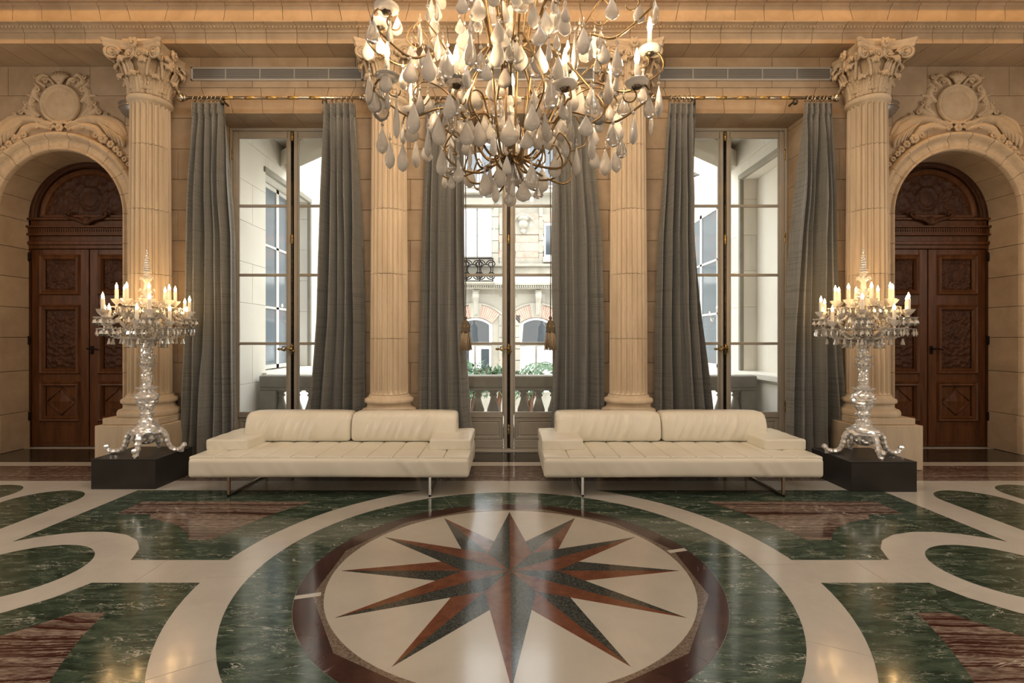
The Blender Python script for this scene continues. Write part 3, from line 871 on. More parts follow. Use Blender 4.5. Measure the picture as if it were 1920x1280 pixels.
for sgn, lab in ((-1, 'pale stone wing of the building left of the balcony, with a recessed two-light window'), (1, 'pale stone wing of the building right of the balcony, with a deep blank recess')):
    wing = thing('building_wing', lab, 'building', (0, 0, 0))
    X = 4.02
    n0, n1 = ((8.28, 10.1) if sgn < 0 else (7.1, 8.62))       # niche
    dep = .30 if sgn < 0 else .26; nz0, nz1 = 1.0, 4.3
    cs = MB()
    def xb(a, b_): return (min(sgn*a, sgn*b_), max(sgn*a, sgn*b_))
    cs.box(*xb(X+dep+.01, X+1.2), 7.3, 14.5, -4, 9)
    cs.build('wall_core', M['ext_pale'], wing)
    hh = .62; z = -1.0; row = 0
    while z < 8.6:
        za, zb = z, z+hh
        y = 7.3-(.5 if row % 2 else 0)
        while y < 14.4:
            ya, yb_ = max(y, 7.3), min(y+1.05, 14.5)
            segs = [(ya, yb_, za, zb)]
            out = []
            for (a, b_, c, d) in segs:
                if d <= nz0+.01 or c >= nz1-.01 or b_ <= n0 or a >= n1: out.append((a, b_, c, d)); continue
                if a < n0: out.append((a, n0, c, d))
                if b_ > n1: out.append((n1, b_, c, d))
                a2, b2 = max(a, n0), min(b_, n1)
                if c < nz0: out.append((a2, b2, c, nz0))
                if d > nz1: out.append((a2, b2, nz1, d))
            for (a, b_, c, d) in out:
                if b_-a < .04 or d-c < .04: continue
                if c >= 5.6 or (a > 10.5 and c > 5): pass
                MB().cbox(*xb(X, X+dep+.02), a+.002, b_-.002, c+.002, d-.002, .003).build('stone_block', M['ext_pale'], wing)
            y += 1.05
        z += hh; row += 1
    # sill and architrave round the niche
    MB().cbox(*xb(X-.07, X+.1), n0-.12, n1+.12, nz0-.10, nz0, .012).build('sill', M['ext_pale'], wing)
    MB().cbox(*xb(X-.03, X+.05), n0-.07, n1+.07, nz1, nz1+.09, .01).build('lintel_moulding', M['ext_stone'], wing)
    MB().cbox(*xb(X-.025, X+.05), n1, n1+.07, nz0, nz1, .01).build('jamb_moulding', M['ext_stone'], wing)
    if sgn < 0: ext_window(wing, n0+.02, n1-.02, nz0+.02, nz1-.02, sgn*(X+dep-.08), sgn)
    else: ext_window(wing, 9.5, 11.2, 1.0, 4.1, sgn*(X-.03), sgn)
    # loggia ceiling (triangle) with diagonal beam
    MB().slab([(sgn*4.4, 7.0), (sgn*4.4, 9.3), (sgn*4.02, 9.0), (sgn*1.9, 7.25), (sgn*1.9, 7.0)], 4.85, 4.98).build('loggia_ceiling', M['ext_pale'], wing)
    a, b_ = Vector((sgn*1.95, 7.2, 0)), Vector((sgn*4.2, 9.1, 0)); t = (b_-a).normalized(); nn = Vector((-t.y, t.x, 0))*.11
    q = [a-nn, b_-nn, b_+nn, a+nn]
    MB().slab([(p.x, p.y) for p in q], 4.58, 4.86).build('diagonal_beam', M['ext_pale'], wing)
    if sgn > 0:
        sl = MB()
        for k in range(6): sl.tube([(2.9+k*.13, 10.2, 4.5), (3.9, 10.2+k*.1, 4.9+k*.05)], .012, 5)
        sl.build('wire_rail', M['iron'], wing)

# house across the court
FY = 20.0
def fz(y): return 1.55+(635-y)*FY/937
def fx(x): return (x-951)*FY/937-.02
fac = thing('town_house', 'stone and pink brick town house facade seen through the middle window', 'building', (0, 0, 0))
def fb(name, x0, x1, y0, y1, d0=0.0, d1=.3, mat='ext_stone', c=.02):
    """x0..x1, y0..y1: extent measured on the facade; d0 = how far it stands proud"""
    return MB().cbox(fx(x0), fx(x1), FY-d0, FY+d1, fz(y1), fz(y0), c).build(name, M[mat], fac)
MB().box(-9, 9, FY+.02, FY+1, -4, 11).build('wall', M['ext_stone'], fac)
for k in range(11):    # stone courses
    y0 = 395+k*29
    if y0 > 480: break
for y0, y1 in ((412,440),(455,472),(484,498)): fb('stone_band', 936, 1020, y0, y1, .06)
for y0, y1 in ((400,423),(441,455),(471,484)):
    for x0, x1 in ((935, 946), (967, 1010)): fb('brick_panel', x0, x1, y0, y1, .05, .1, 'brick')
for k in range(5): fb('pier_stone', 922, 935, 385+k*22.5, 407+k*22.5, .08)
for k in range(5): fb('pier_stone', 1010, 1018, 385+k*22.5, 407+k*22.5, .08)
for x0, x1 in ((1010, 1100),):
    w0 = fb('window', 1020, 1046, 418, 482, .08, .1, 'paint_ext')
    MB().box(fx(1023), fx(1043), FY-.11, FY-.07, fz(478), fz(424)).build('pane', M['dark_glass'], w0)
fb('sill', 1018, 1050, 483, 492, .25, .1, 'ext_pale'); fb('brick_arch', 1016, 1048, 402, 417, .06, .1, 'brick')
for x0 in (868, 896): 
    sh = fb('shutter', x0, x0+26, 392, 482, .10, .1, 'shutter')
    for k in range(22): MB().box(fx(x0+3), fx(x0+23), FY-.125, FY-.1, fz(397+k*3.9), fz(395.2+k*3.9)).build('slat', M['shutter'], sh)
fb('lintel', 862, 926, 372, 392, .15)
fb('cornice', 840, 1080, 496, 501, .30); fb('cornice', 840, 1080, 501, 516, .10); fb('cornice', 840, 1080, 533, 537, .5); fb('cornice', 840, 1080, 537, 543, .38); fb('cornice', 840, 1080, 516, 533, .2, .3, 'ext_pale')
dn = MB()
for k in range(60): dn.box(fx(842+k*4), fx(844.4+k*4), FY-.48, FY-.3, fz(541), fz(537.5))
dn.build('dentil_course', M['ext_stone'], fac, kind='stuff')
# iron balcony
ib = empty('iron_balcony', parent=fac)
ir = MB()
ir.box(fx(858), fx(926), FY-.62, FY-.56, fz(490), fz(488)); ir.box(fx(858), fx(926), FY-.62, FY-.56, fz(531), fz(529))
for x in (924, 900, 876): ir.box(fx(x), fx(x+1.6), FY-.62, FY-.56, fz(531), fz(488))
ir.build('rail', M['iron'], ib)
sc = MB()
for cx in (888, 912, 864):
    for sx in (-1, 1):
        for sy in (-1, 1):
            pts = []
            for k in range(22):
                t = k/21; a = t*3.4*PI; r = .19*(1-.75*t)
                pts.append((fx(cx)+sx*(.02+.19-r*cos(a)), FY-.59, fz(509.5)+sy*(.02+.2+r*sin(a)*.9)))
            sc.tube(pts, .022, 5)
    sc.tube([(fx(cx)+.2*cos(2*PI*k/16), FY-.59, fz(509)+.2*sin(2*PI*k/16)) for k in range(17)], .022, 5)
sc.build('scrollwork', M['iron'], ib)
fb('balcony_floor', 856, 928, 531, 535, .66)
# consoles, brick arches and lower windows
for cx in (893, 1009):
    c = MB().cbox(-.13, .13, -.28, .1, -.08, .0, .02)
    c.ball((0, -.2, -.22), .15, 10, 7, (.9, .8, 1)); c.tube(bez([(0, -.26, -.1), (0, -.30, -.3), (0, -.14, -.5), (0, -.12, -1.0)], 5), [.13]*6+[.11]*5+[.09]*5, 8)
    for k in (-1, 0, 1): c.box(k*.07-.02, k*.07+.02, -.2, -.1, -1.0, -.45)
    c.build('console', M['ext_stone'], fac, (fx(cx), FY, fz(544)))
cb = MB(); cb.ball((0, -.1, 0), .28, 12, 8, (1, .7, .5)); cb.ball((0, -.1, -.25), .2, 10, 7); cb.ball((0, -.08, -.5), .12, 10, 7)
for k in range(-4, 5): cb.ball((k*.085, -.2, .12-.01*k*k), .07, 8, 6)
cb.build('carved_corbel', M['ext_stone'], fac, (fx(981), FY, fz(410)))
for cx in (891, 1005):
    R0, R1 = 1.0, 1.45; zc = fz(613)-.62
    for sg in (-1, 1):
        for k in range(9):
            a0 = math.radians(90+sg*(9+k*3.6)); a1 = math.radians(90+sg*(9+(k+1)*3.6-.5))
            rr0, rr1 = 1.02, 1.5
            MB().prism([(fx(cx)+rr0*cos(a), zc+rr0*sin(a)) for a in (a0, a1)]+[(fx(cx)+rr1*cos(a), zc+rr1*sin(a)) for a in (a1, a0)], FY-.05, FY+.1).build('brick_voussoir', M['brick'], fac)
    MB().prism([(fx(cx)-.16, zc+1.0), (fx(cx)+.16, zc+1.0), (fx(cx)+.26, zc+1.55), (fx(cx)-.26, zc+1.55)], FY-.12, FY+.1).build('keystone', M['ext_stone'], fac)
    hm = MB().tube([(fx(cx)+1.56*cos(math.radians(a)), FY-.05, zc+1.56*sin(math.radians(a))) for a in range(46, 135, 4)], .05, 6)
    hm.tube([(fx(cx)+1.1, FY-.05, zc+1.1), (fx(cx)+1.1, FY-.05, zc+.2)], .05, 6); hm.build('hood_mould', M['ext_stone'], fac)
    w0 = MB().prism([(fx(cx)-.68, fz(645)), (fx(cx)+.68, fz(645))]+[(fx(cx)+.98*cos(math.radians(a)), zc+.98*sin(math.radians(a))) for a in range(46, 135, 8)], FY-.02, FY+.1).build('window', M['paint_ext'], fac)
    MB().prism([(fx(cx)-.56, fz(641)), (fx(cx)+.56, fz(641))]+[(fx(cx)+.90*cos(math.radians(a)), zc+.90*sin(math.radians(a))) for a in range(52, 129, 8)], FY-.04, FY+.1).build('pane', M['dark_glass'], w0)
    for sx in (-1, 1):
        w1 = MB().cbox(fx(cx)+sx*.34-.30, fx(cx)+sx*.34+.30, FY-.06, FY+.1, fz(735), fz(649), .02).build('shutter', M['shutter'], fac)
        if cx < 950: MB().box(fx(cx)+sx*.40-.16, fx(cx)+sx*.40+.16, FY-.07, FY, fz(735), fz(654)).build('pane', M['dark_glass'], w1)
        else:
            for k in range(20): MB().box(fx(cx)+sx*.34-.22, fx(cx)+sx*.34+.22, FY-.08, FY, fz(655+k*4), fz(653+k*4)).build('slat', M['shutter'], w1)
for (x0, x1) in ((936, 946), (966, 976)):
    for k in range(6): fb('pier_stone', x0, x1, 590+k*21.5, 610.5+k*21.5, .05, .1)
fb('brick_panel', 938, 946, 669, 681, .07, .1, 'brick')
# top floor window surround behind the hanging lamp
for x0, x1 in ((872, 898), (900, 926), (990, 1016), (1018, 1044)):
    w2 = fb('window', x0, x1, 270, 352, .06, .1, 'paint_ext'); MB().box(fx(x0+3), fx(x1-3), FY-.09, FY-.05, fz(348), fz(274)).build('pane', M['dark_glass'], w2)
fb('cornice', 840, 1080, 358, 366, .35); fb('brick_panel', 868, 926, 370, 383, .04, .1, 'brick')
# courtyard ground and shrubs
tag(MB().box(-14, 14, 8.4, 24, -4.3, -4).build('courtyard_ground', M['ext_pale']), kind='structure')
def shrub(loc, r, label, n=420, seed=1, lm='leaf'):
    rr = random.Random(seed)
    t = thing('shrub', label, 'shrub', loc, 0, 'shrubs in the courtyard')
    st = MB()
    for k in range(7):
        a = 2*PI*k/7; st.tube([(0, 0, -loc[2]-4), (r*.2*cos(a), r*.2*sin(a), -.6), (r*.7*cos(a), r*.7*sin(a), r*.5)], [.06, .05, .02], 5)
    st.build('stem', M['wood'], t)
    lf = MB()
    for k in range(n):
        v = Vector((rr.gauss(0, 1), rr.gauss(0, 1), rr.gauss(0, 1))).normalized()*r*rr.uniform(.5, 1.05)
        v.z *= .8
        Mx = T(*v) @ R(rr.uniform(0, 6.3)) @ R(rr.uniform(-1.2, 1.2), 'X'); L = rr.uniform(.10, .2)
        lf.add([(0, 0, 0), (L*.3, L*.5, .02), (0, L*1.25, 0), (-L*.3, L*.5, .02)], [(0, 1, 2, 3)], False, Mx)
    lf.build('foliage', M[lm], t, kind='stuff')
shrub((-1.15, 15, .28), .72, 'leafy green shrub low behind the balustrade, left of the middle casement bar', 700, 3)
shrub((-.30, 12.6, .50), .36, 'small green shrub between the larger shrubs behind the balustrade', 350, 4)
shrub((.62, 15.4, .22), .60, 'green shrub low behind the balustrade, right of the middle casement bar', 450, 5)
pl_ = thing('palm', 'arching palm fronds at the right edge of the middle window', 'palm', (1.55, 12.5, -3.9))
MB().tube([(0, 0, 0), (.1, 0, 2), (.05, 0, 3.9)], [.14, .11, .09], 8).build('trunk', M['wood'], pl_)
for k in range(9):
    a = 2*PI*k/9+.25; mb = MB(); ctrl = bez([(0, 0, 3.9), (.45*cos(a), .45*sin(a), 4.7), (1.0*cos(a), 1.0*sin(a), 4.8), (1.5*cos(a), 1.5*sin(a), 4.25)], 7)
    mb.tube(ctrl, .014, 5)
    for i in range(3, len(ctrl)-1):
        t_ = (ctrl[i+1]-ctrl[i]).normalized(); sd = t_.cross(Vector((0, 0, 1))).normalized()
        for s_ in (-1, 1):
            p = ctrl[i]; q = p+sd*s_*.30*(1-.5*i/len(ctrl))+t_*.14-Vector((0, 0, .14)); m_ = (p+q)/2+t_*.035
            mb.add([p, m_, q, (p+q)/2-t_*.03], [(0, 1, 2, 3)])
    mb.build('frond', M['leaf'], pl_)
# ================================================================== COLUMNS
def make_column(x, label):
    t = thing('fluted_column', label, 'column', (x, 6.275, 0), 0, None)
    # pedestal
    MB().cbox(-.385, .385, -.385, .43, -.0, .525, .006).build('pedestal', M['stone_col'], t)
    MB().cbox(-.335, .335, -.335, .40, .527, .605, .006).build('pedestal_cap', M['stone_col'], t)
    base = [(.325,.605),(.335,.615),(.337,.65),(.325,.68),(.30,.69),(.285,.695),(.27,.72),(.268,.745),(.28,.76),(.297,.765),(.303,.785),(.295,.81),(.275,.82),(.258,.825),(.25,.845),(.245,.86)]
    MB().lathe(base, 48).build('base', M['stone_col'], t)
    zj = [.86, 1.55, 2.345, 3.14, 3.935, 4.455]
    nf = 22; sub = 8
    for k, (z0, z1) in enumerate(zip(zj, zj[1:])):
        rows = [z0+.002, z0+.008]+([z0+.03, z0+.06] if k == 0 else [])+([z1-.06, z1-.03] if k == 4 else [])+[z1-.008, z1-.002]
        vs, fs = [], []
        n = nf*sub
        for i, z in enumerate(rows):
            tt = (z-.86)/(4.455-.86); Rr = lerp(.2335, .212, tt**1.3)
            dep = .038
            if k == 0 and z < .895: dep *= max(0, (z-.868)/.03)
            if k == 4 and z > 4.42: dep *= max(0, (4.447-z)/.03)
            edge = .004 if i in (0, len(rows)-1) else 0
            for j in range(n):
                q = (j % sub)/sub; d = 0 if q < .12 else dep*sqrt(max(0, 1-((q-.5625)/.4375)**2))
                r = Rr-d-edge; a = 2*PI*(j+.9)/n
                vs.append((r*cos(a), r*sin(a), z))
        for i in range(len(rows)-1):
            for j in range(n): fs.append((i*n+j, i*n+(j+1) % n, (i+1)*n+(j+1) % n, (i+1)*n+j))
        fs.append(tuple(range((len(rows)-1)*n, len(rows)*n)))
        MB().add(vs, fs, False).build('shaft_drum', M['stone_col'], t)
    MB().lathe([(.155,.862),(.156,.87),(.155,4.44)], 24, cap=False).build('shaft_core', M['joint'], t)
    MB().lathe([(.212,4.44),(.216,4.458),(.228,4.462),(.242,4.475),(.246,4.50),(.238,4.52),(.222,4.53),(.205,4.533)], 48).build('necking', M['stone_col'], t)
    capital(t)
    return t
CAPM = {}
def leaf_mesh(z0, h, rb, wid, out, seed, nt=24, nw=13):
    """curling acanthus leaf facing +x, rooted on a bell of radius rb(z)"""
    rc = out*.42
    def fn(u, v):
        s_ = v; uu = u*2-1
        sp = .70
        if s_ <= sp:
            q = s_/sp; z = z0+h*.88*q; r = rb(z)+.014+out*.55*q**2.2
        else:
            q = (s_-sp)/(1-sp); th = q*PI*1.15; zt = z0+h*.88
            r = rb(zt)+.014+out*.55+rc*(1-cos(th)); z = zt+rc*1.15*sin(th)
        lob = .70+.30*abs(sin(s_*PI*5.5))
        wv = wid*(1-.22*s_)*(lob if abs(uu) > .5 else .9)*(1 if s_ < .72 else 1-.45*(s_-.72)/.28)
        y = wv*uu
        rel = .012*cos(uu*PI*4.0)*(1-.4*s_)-.020*uu*uu*(1-s_*.5)+(.010 if abs(uu) < .2 else 0)+.006*abs(sin(s_*PI*5.5))*abs(uu)
        if s_ > sp: z -= .012*abs(uu)**2
        return (r+rel, y, z)
    mb = MB().grid(fn, nw-1, nt-1)
    # back face a little inside
    def fb_(u, v):
        p = fn(u, v); return (p[0]-.022, p[1]*.93, p[2]-(.012 if v > .8 else 0))
    mb.grid(fb_, nw-1, nt-1, flip=True)
    n = nw; m = nt; o = n*m
    rim = [i for i in range(n)]+[(j+1)*n-1 for j in range(1, m)]+[m*n-1-i for i in range(1, n)]+[(m-1-j)*n for j in range(1, m-1)]
    fs = [(rim[(i+1) % len(rim)], rim[i], rim[i]+o, rim[(i+1) % len(rim)]+o) for i in range(len(rim))]
    mb.f += fs; mb.sm += [True]*len(fs)
    return mb
def capital(t):
    z0 = 4.535; H = .595
    if not CAPM:
        bell = lambda z: .205+.07*max(0, (z-.28)/.25)**2 if z > .28 else .205
        CAPM['bell'] = MB().lathe([(.20, 0), (.205, .02), (.205, .28), (.225, .40), (.265, .48), (.285, .50), (.27, .515)], 32).mesh('bell', M['stone_cap'])
        CAPM['leaf1'] = leaf_mesh(.0, .22, bell, .088, .075, 1).mesh('acanthus_leaf', M['stone_cap'])
        CAPM['leaf2'] = leaf_mesh(.05, .34, bell, .088, .10, 2).mesh('acanthus_leaf', M['stone_cap'])
        CAPM['leaf3'] = leaf_mesh(.20, .26, lambda z: bell(z)+.02, .055, .085, 3, 18, 9).mesh('acanthus_leaf', M['stone_cap'])
        # corner volute (pair) for a corner on +x
        v = MB()
        for sg in (-1, 1):
            pts, rad = [], []
            Mx = T(.345, sg*.028, .445) @ R(sg*-.5)
            for k in range(44):
                q = k/43; a = PI*1.1-q*PI*4.6; r = .072*(1-q)**.8+.010
                pts.append(Mx @ Vector((r*cos(a)*1.0, 0, r*sin(a)))); rad.append(.017*(1-.45*q))
            stem = bez([(.22, sg*.07, .20), (.245, sg*.065, .32), (.29, sg*.05, .42), tuple(pts[0])], 5)[:-1]
            v.tube(stem+pts, [.016]*len(stem)+rad, 7)
            v.ball(tuple(Mx @ Vector((0, sg*.008, 0))), .02, 8, 6)
        v.tube([(.335, -.03, .44), (.335, .03, .44)], .045, 10)
        CAPM['volute'] = v.mesh('volute', M['stone_cap'])
        v = MB()
        for sg in (-1, 1):
            pts, rad = [], []
            for k in range(34):
                q = k/33; a = (PI*1.15-q*PI*4); r = .046*(1-q)**.8+.007
                pts.append((.275+.01*q, sg*(-.058+r*cos(a)*-1), .435+r*sin(a))); rad.append(.012*(1-.4*q))
            v.tube(bez([(.225, sg*-.12, .24), (.24, sg*-.12, .34), pts[0]], 5)[:-1]+[Vector(p) for p in pts], [.012]*10+rad, 6)
            v.ball((.282, sg*-.058, .435), .014, 7, 5)
        CAPM['helix'] = v.mesh('helix', M['stone_cap'])
        fl = MB()
        for k in range(8):
            a = 2*PI*k/8; fl.ball((.305, .035*cos(a), .55+.035*sin(a)), .024, 7, 5, (.8, 1, 1))
        fl.ball((.325, 0, .55), .02, 7, 5)
        for k in range(5): fl.ball((.285, 0, .50-k*.02), .018, 6, 4)
        for sg in (-1, 1): fl.ball((.30, sg*.025, .60), .022, 6, 4)
        CAPM['fleuron'] = fl.mesh('fleuron', M['stone_cap'])
        # abacus: concave sided square with cut corners
        def outline(s_):
            pts = []
            for q in range(4):
                ang = PI/2*q
                for k in range(11):
                    u = -1+2*k/10
                    x = (.262+.10*abs(u)**2.2)*s_; y = u*.335*s_
                    pts.append((x*cos(ang)-y*sin(ang), x*sin(ang)+y*cos(ang)))
            return pts
        ab = MB(); prof = [(.93, .50), (.955, .52), (.965, .55), (.985, .557), (1.0, .575), (1.005, .595)]
        O = [outline(s_) for s_, _ in prof]; n = len(O[0]); vs = [(p[0], p[1], z) for o, (_, z) in zip(O, prof) for p in o]
        fs = [(i*n+k, i*n+(k+1) % n, (i+1)*n+(k+1) % n, (i+1)*n+k) for i in range(len(prof)-1) for k in range(n)]
        fs += [tuple(reversed(range(n))), tuple(range((len(prof)-1)*n, len(prof)*n))]
        CAPM['abacus'] = ab.add(vs, fs).mesh('abacus', M['stone_cap'])
    cp = inst('capital', CAPM['bell'], t, (0, 0, z0))
    for k in range(8):
        inst('acanthus_leaf', CAPM['leaf1'], cp, (0, 0, 0), PI/4*k)
        inst('acanthus_leaf', CAPM['leaf2'], cp, (0, 0, 0), PI/4*k+PI/8)
    for k in range(4):
        for dd in (-.30, .30): inst('acanthus_leaf', CAPM['leaf3'], cp, (0, 0, 0), PI/2*k+PI/4+dd)
        inst('volute', CAPM['volute'], cp, (0, 0, 0), PI/2*k+PI/4, (1.12, 1.12, 1))
        inst('helix', CAPM['helix'], cp, (0, 0, 0), PI/2*k)
        inst('fleuron', CAPM['fleuron'], cp, (0, 0, 0), PI/2*k)
    inst('abacus', CAPM['abacus'], cp)
    MB().box(-.21, .21, -.19, .24, z0+.585, 5.205).build('impost', M['stone_col'], t)
for x, lab in ((-4.5, 'fluted stone column with leafy capital, leftmost of four, behind the left glass candelabrum'),
               (-1.5, 'fluted stone column with leafy capital behind the left white sofa'),
               (1.5, 'fluted stone column with leafy capital behind the right white sofa'),
               (4.5, 'fluted stone column with leafy capital, rightmost of four, behind the right glass candelabrum')):
    make_column(x, lab)

# ================================================================== CARVED CARTOUCHES over the side arches
def curl_leaf(path, w0, y0=-.0, h=.05, lobes=5, curl=True):
    """thick carved leaf following a 2D (x,z) path; w0 half widths"""
    P = bez([(x, 0, z) for x, z in path], 7); n = len(P)
    L = MB(); nw = 8
    def fn(u, v):
        i = min(n-1, round(v*(n-1))); p = P[i]; d = (P[min(n-1, i+1)]-P[max(0, i-1)]).normalized()
        nrm = Vector((-d.z, 0, d.x)); q = v
        wv = interp(w0, q)*(.74+.26*abs(sin(q*PI*lobes)))
        uu = u*2-1
        e = 1-uu*uu
        y = y0-h*(.35+.65*sin(PI*min(1, q*.9+.15)))*e**.5*(1-.22*abs(cos(uu*PI*2.5+q*3)))
        return p+nrm*wv*uu+Vector((0, y, 0))
    return L.grid(fn, nw, n-1)
def rosette(mb, x, z, r, y=-.03):
    for k in range(6):
        a = 2*PI*k/6; mb.ball((x+r*.6*cos(a), y, z+r*.6*sin(a)), r*.48, 7, 5, (1, .7, 1))
    mb.ball((x, y-.018, z), r*.36, 7, 5)
def cartouche(s, label):
    t = thing('door_cartouche', label, 'carving', (s*AX, YS, AZ))
    zc = 1.467
    MB().lathe([(.262, 0), (.268, .02), (.262, .045), (.245, .055), (.228, .045), (.218, .025), (.205, .018), (.16, .034), (.10, .043), (.04, .047), (.001, .048)], 40, T(0, 0, zc) @ R(PI/2, 'X')).build('medallion', M['stone_cap'], t)
    def put(mb, name='acanthus_leaf'): mb.build(name, M['stone_cap'], t)
    for sd in (-1, 1):
        m = lambda pts: [(sd*x, z) for x, z in pts]
        for pts, w_, h in (
            ([(.10,1.17),(.34,1.27),(.58,1.25),(.76,1.12),(.84,.92)], [(0,.03),(.3,.06),(.6,.085),(.85,.07),(1,.015)], .07),
            ([(.12,1.14),(.32,1.18),(.48,1.13),(.55,1.02),(.49,.98)], [(0,.03),(.4,.06),(.8,.05),(1,.015)], .06),
            ([(.42,1.28),(.60,1.30),(.78,1.22),(.88,1.06)], [(0,.02),(.4,.04),(.8,.04),(1,.01)], .05),
            ([(.30,1.20),(.36,1.32),(.48,1.40),(.42,1.50)], [(0,.03),(.5,.05),(1,.02)], .06),
            ([(.28,1.30),(.40,1.42),(.38,1.56),(.46,1.60)], [(0,.03),(.5,.05),(1,.015)], .06),
            ([(.27,1.50),(.36,1.60),(.32,1.70),(.36,1.76)], [(0,.025),(.5,.045),(1,.012)], .05),
            ([(.20,1.70),(.30,1.78),(.24,1.86),(.16,1.84)], [(0,.02),(.5,.038),(1,.012)], .05),
            ([(.08,1.72),(.14,1.80),(.22,1.80),(.22,1.74)], [(0,.02),(.5,.03),(1,.01)], .05),
            ([(.06,1.16),(.16,1.22),(.28,1.20),(.26,1.30)], [(0,.03),(.5,.04),(1,.015)], .06)):
            put(curl_leaf(m(pts), w_, 0, h))
        for k in range(5):   # fan of blades on the outer sweep
            a = .25+k*.22
            put(curl_leaf(m([(.50+.07*k, 1.24-.045*k), (.60+.06*k, 1.14-.04*k), (.66+.045*k, 1.02-.035*k)]), [(0,.015),(.5,.03),(1,.008)], -.02, .05, 2))
        for (x, z, r) in ((.58,1.00,.065),(.68,.93,.05),(.75,.86,.045),(.80,.80,.04),(.86,.73,.035),(.91,.66,.03),(.48,1.05,.04),(.40,1.42,.04),(.46,1.48,.03),(.30,1.66,.035),(.52,1.36,.035),(.61,1.33,.025),(.33,1.83,.028)):
            rg = MB(); rosette(rg, sd*x, z, r); rg.build('rosette', M['stone_cap'], t)
        for (cx, cz, r0, d) in ((.19, 1.775, .035, 1), (.12, 1.14, .035, -1), (.31, 1.16, .03, 1), (.36, 1.50, .03, -1)):
            pts = [(sd*(cx+d*r0*(1-q)*cos(q*9)), -.035, cz+r0*(1-q)*sin(q*9)) for q in [k/20 for k in range(21)]]
            MB().tube(pts, .012, 6).build('scroll', M['stone_cap'], t)
    sh = MB()
    for k in range(-3, 4):
        a = k*.36; sh.tube([(.02*sin(a), -.03, 1.74), (.07*sin(a), -.05, 1.80+.02*cos(a)), (.13*sin(a), -.03, 1.80+.10*cos(a))], [.012, .026, .018], 6)
    sh.ball((0, -.03, 1.75), .035, 8, 6); sh.build('shell', M['stone_cap'], t)
    ms = MB(); rosette(ms, 0, 1.15, .055, -.04); 
    for sd in (-1, 1): ms.tube(bez([(0, -.04, 1.20), (sd*.07, -.04, 1.22), (sd*.12, -.04, 1.19), (sd*.16, -.04, 1.23)], 5), [.02]*11+[.012]*5, 6)
    ms.build('mask', M['stone_cap'], t)
cartouche(-1, 'carved stone cartouche with round medallion above the left arched door')
cartouche(1, 'carved stone cartouche with round medallion above the right arched door')

M['lamp_grey'] = simple('grey_lamp_enamel', (.22,.21,.20), .35, .4)
# wall lamps behind the outer columns
for s, lab in ((-1, 'grey half bowl wall lamp beside the leftmost column capital'), (1, 'grey half bowl wall lamp beside the rightmost column capital')):
    t = thing('wall_lamp', lab, 'wall lamp', (s*4.93, YS, 4.44))
    def bowl(u, v, k=1):
        a = PI*u+PI; r = .265*sqrt(max(0, 1-(1-v)**2.2))*k+.004
        return (r*cos(a)*1.0, r*sin(a)*.75, .02+.20*v)
    b_ = MB().grid(bowl, 24, 8, flip=False); b_.grid(lambda u, v: bowl(u, v, .96), 24, 8, flip=True); b_.build('bowl', M['lamp_grey'], t)
    MB().tube([(.268*cos(PI+PI*k/24), .268*.75*sin(PI+PI*k/24), .175) for k in range(25)], .008, 6).build('chrome_band', M['chrome'], t)
    MB().tube([(.268*cos(PI+PI*k/24), .268*.75*sin(PI+PI*k/24), .225) for k in range(25)], .006, 6).build('rim', M['lamp_grey'], t)
    MB().cbox(-.05, .05, -.01, .0, .03, .2, .003).build('back_plate', M['lamp_grey'], t)

# air grilles
def grille(x0, x1, label):
    t = thing('air_grille', label, 'vent', ((x0+x1)/2, YW, 4.985))
    w_ = (x1-x0)/2; h = .088
    f = MB(); f.cbox(-w_, w_, -.018, 0, h-.022, h, .003); f.cbox(-w_, w_, -.018, 0, -h, -h+.022, .003)
    f.cbox(-w_, -w_+.022, -.018, 0, -h, h, .003); f.cbox(w_-.022, w_, -.018, 0, -h, h, .003); f.build('frame', M['vent'], t)
    MB().box(-w_+.02, w_-.02, -.002, 0, -h+.02, h-.02).build('backing', M['vent_dark'], t)
    for k in range(8):
        z = -h+.031+k*.0166
        MB().add([(-w_+.02, -.016, z), (w_-.02, -.016, z), (w_-.02, -.004, z+.010), (-w_+.02, -.004, z+.010), (-w_+.02, -.014, z-.003), (w_-.02, -.014, z-.003)], [(0, 1, 2, 3), (4, 5, 1, 0)]).build('slat', M['vent'], t)
    for k in range(1, 5):
        x = -w_+2*w_*k/5; MB().box(x-.006, x+.006, -.012, -.003, -h+.02, h-.02).build('mullion', M['vent'], t)
grille(-4.12, -1.89, 'long grey air grille above the left window')
grille(-1.11, 1.11, 'long grey air grille above the middle window behind the chandelier')
grille(1.94, 4.19, 'long grey air grille above the right window')
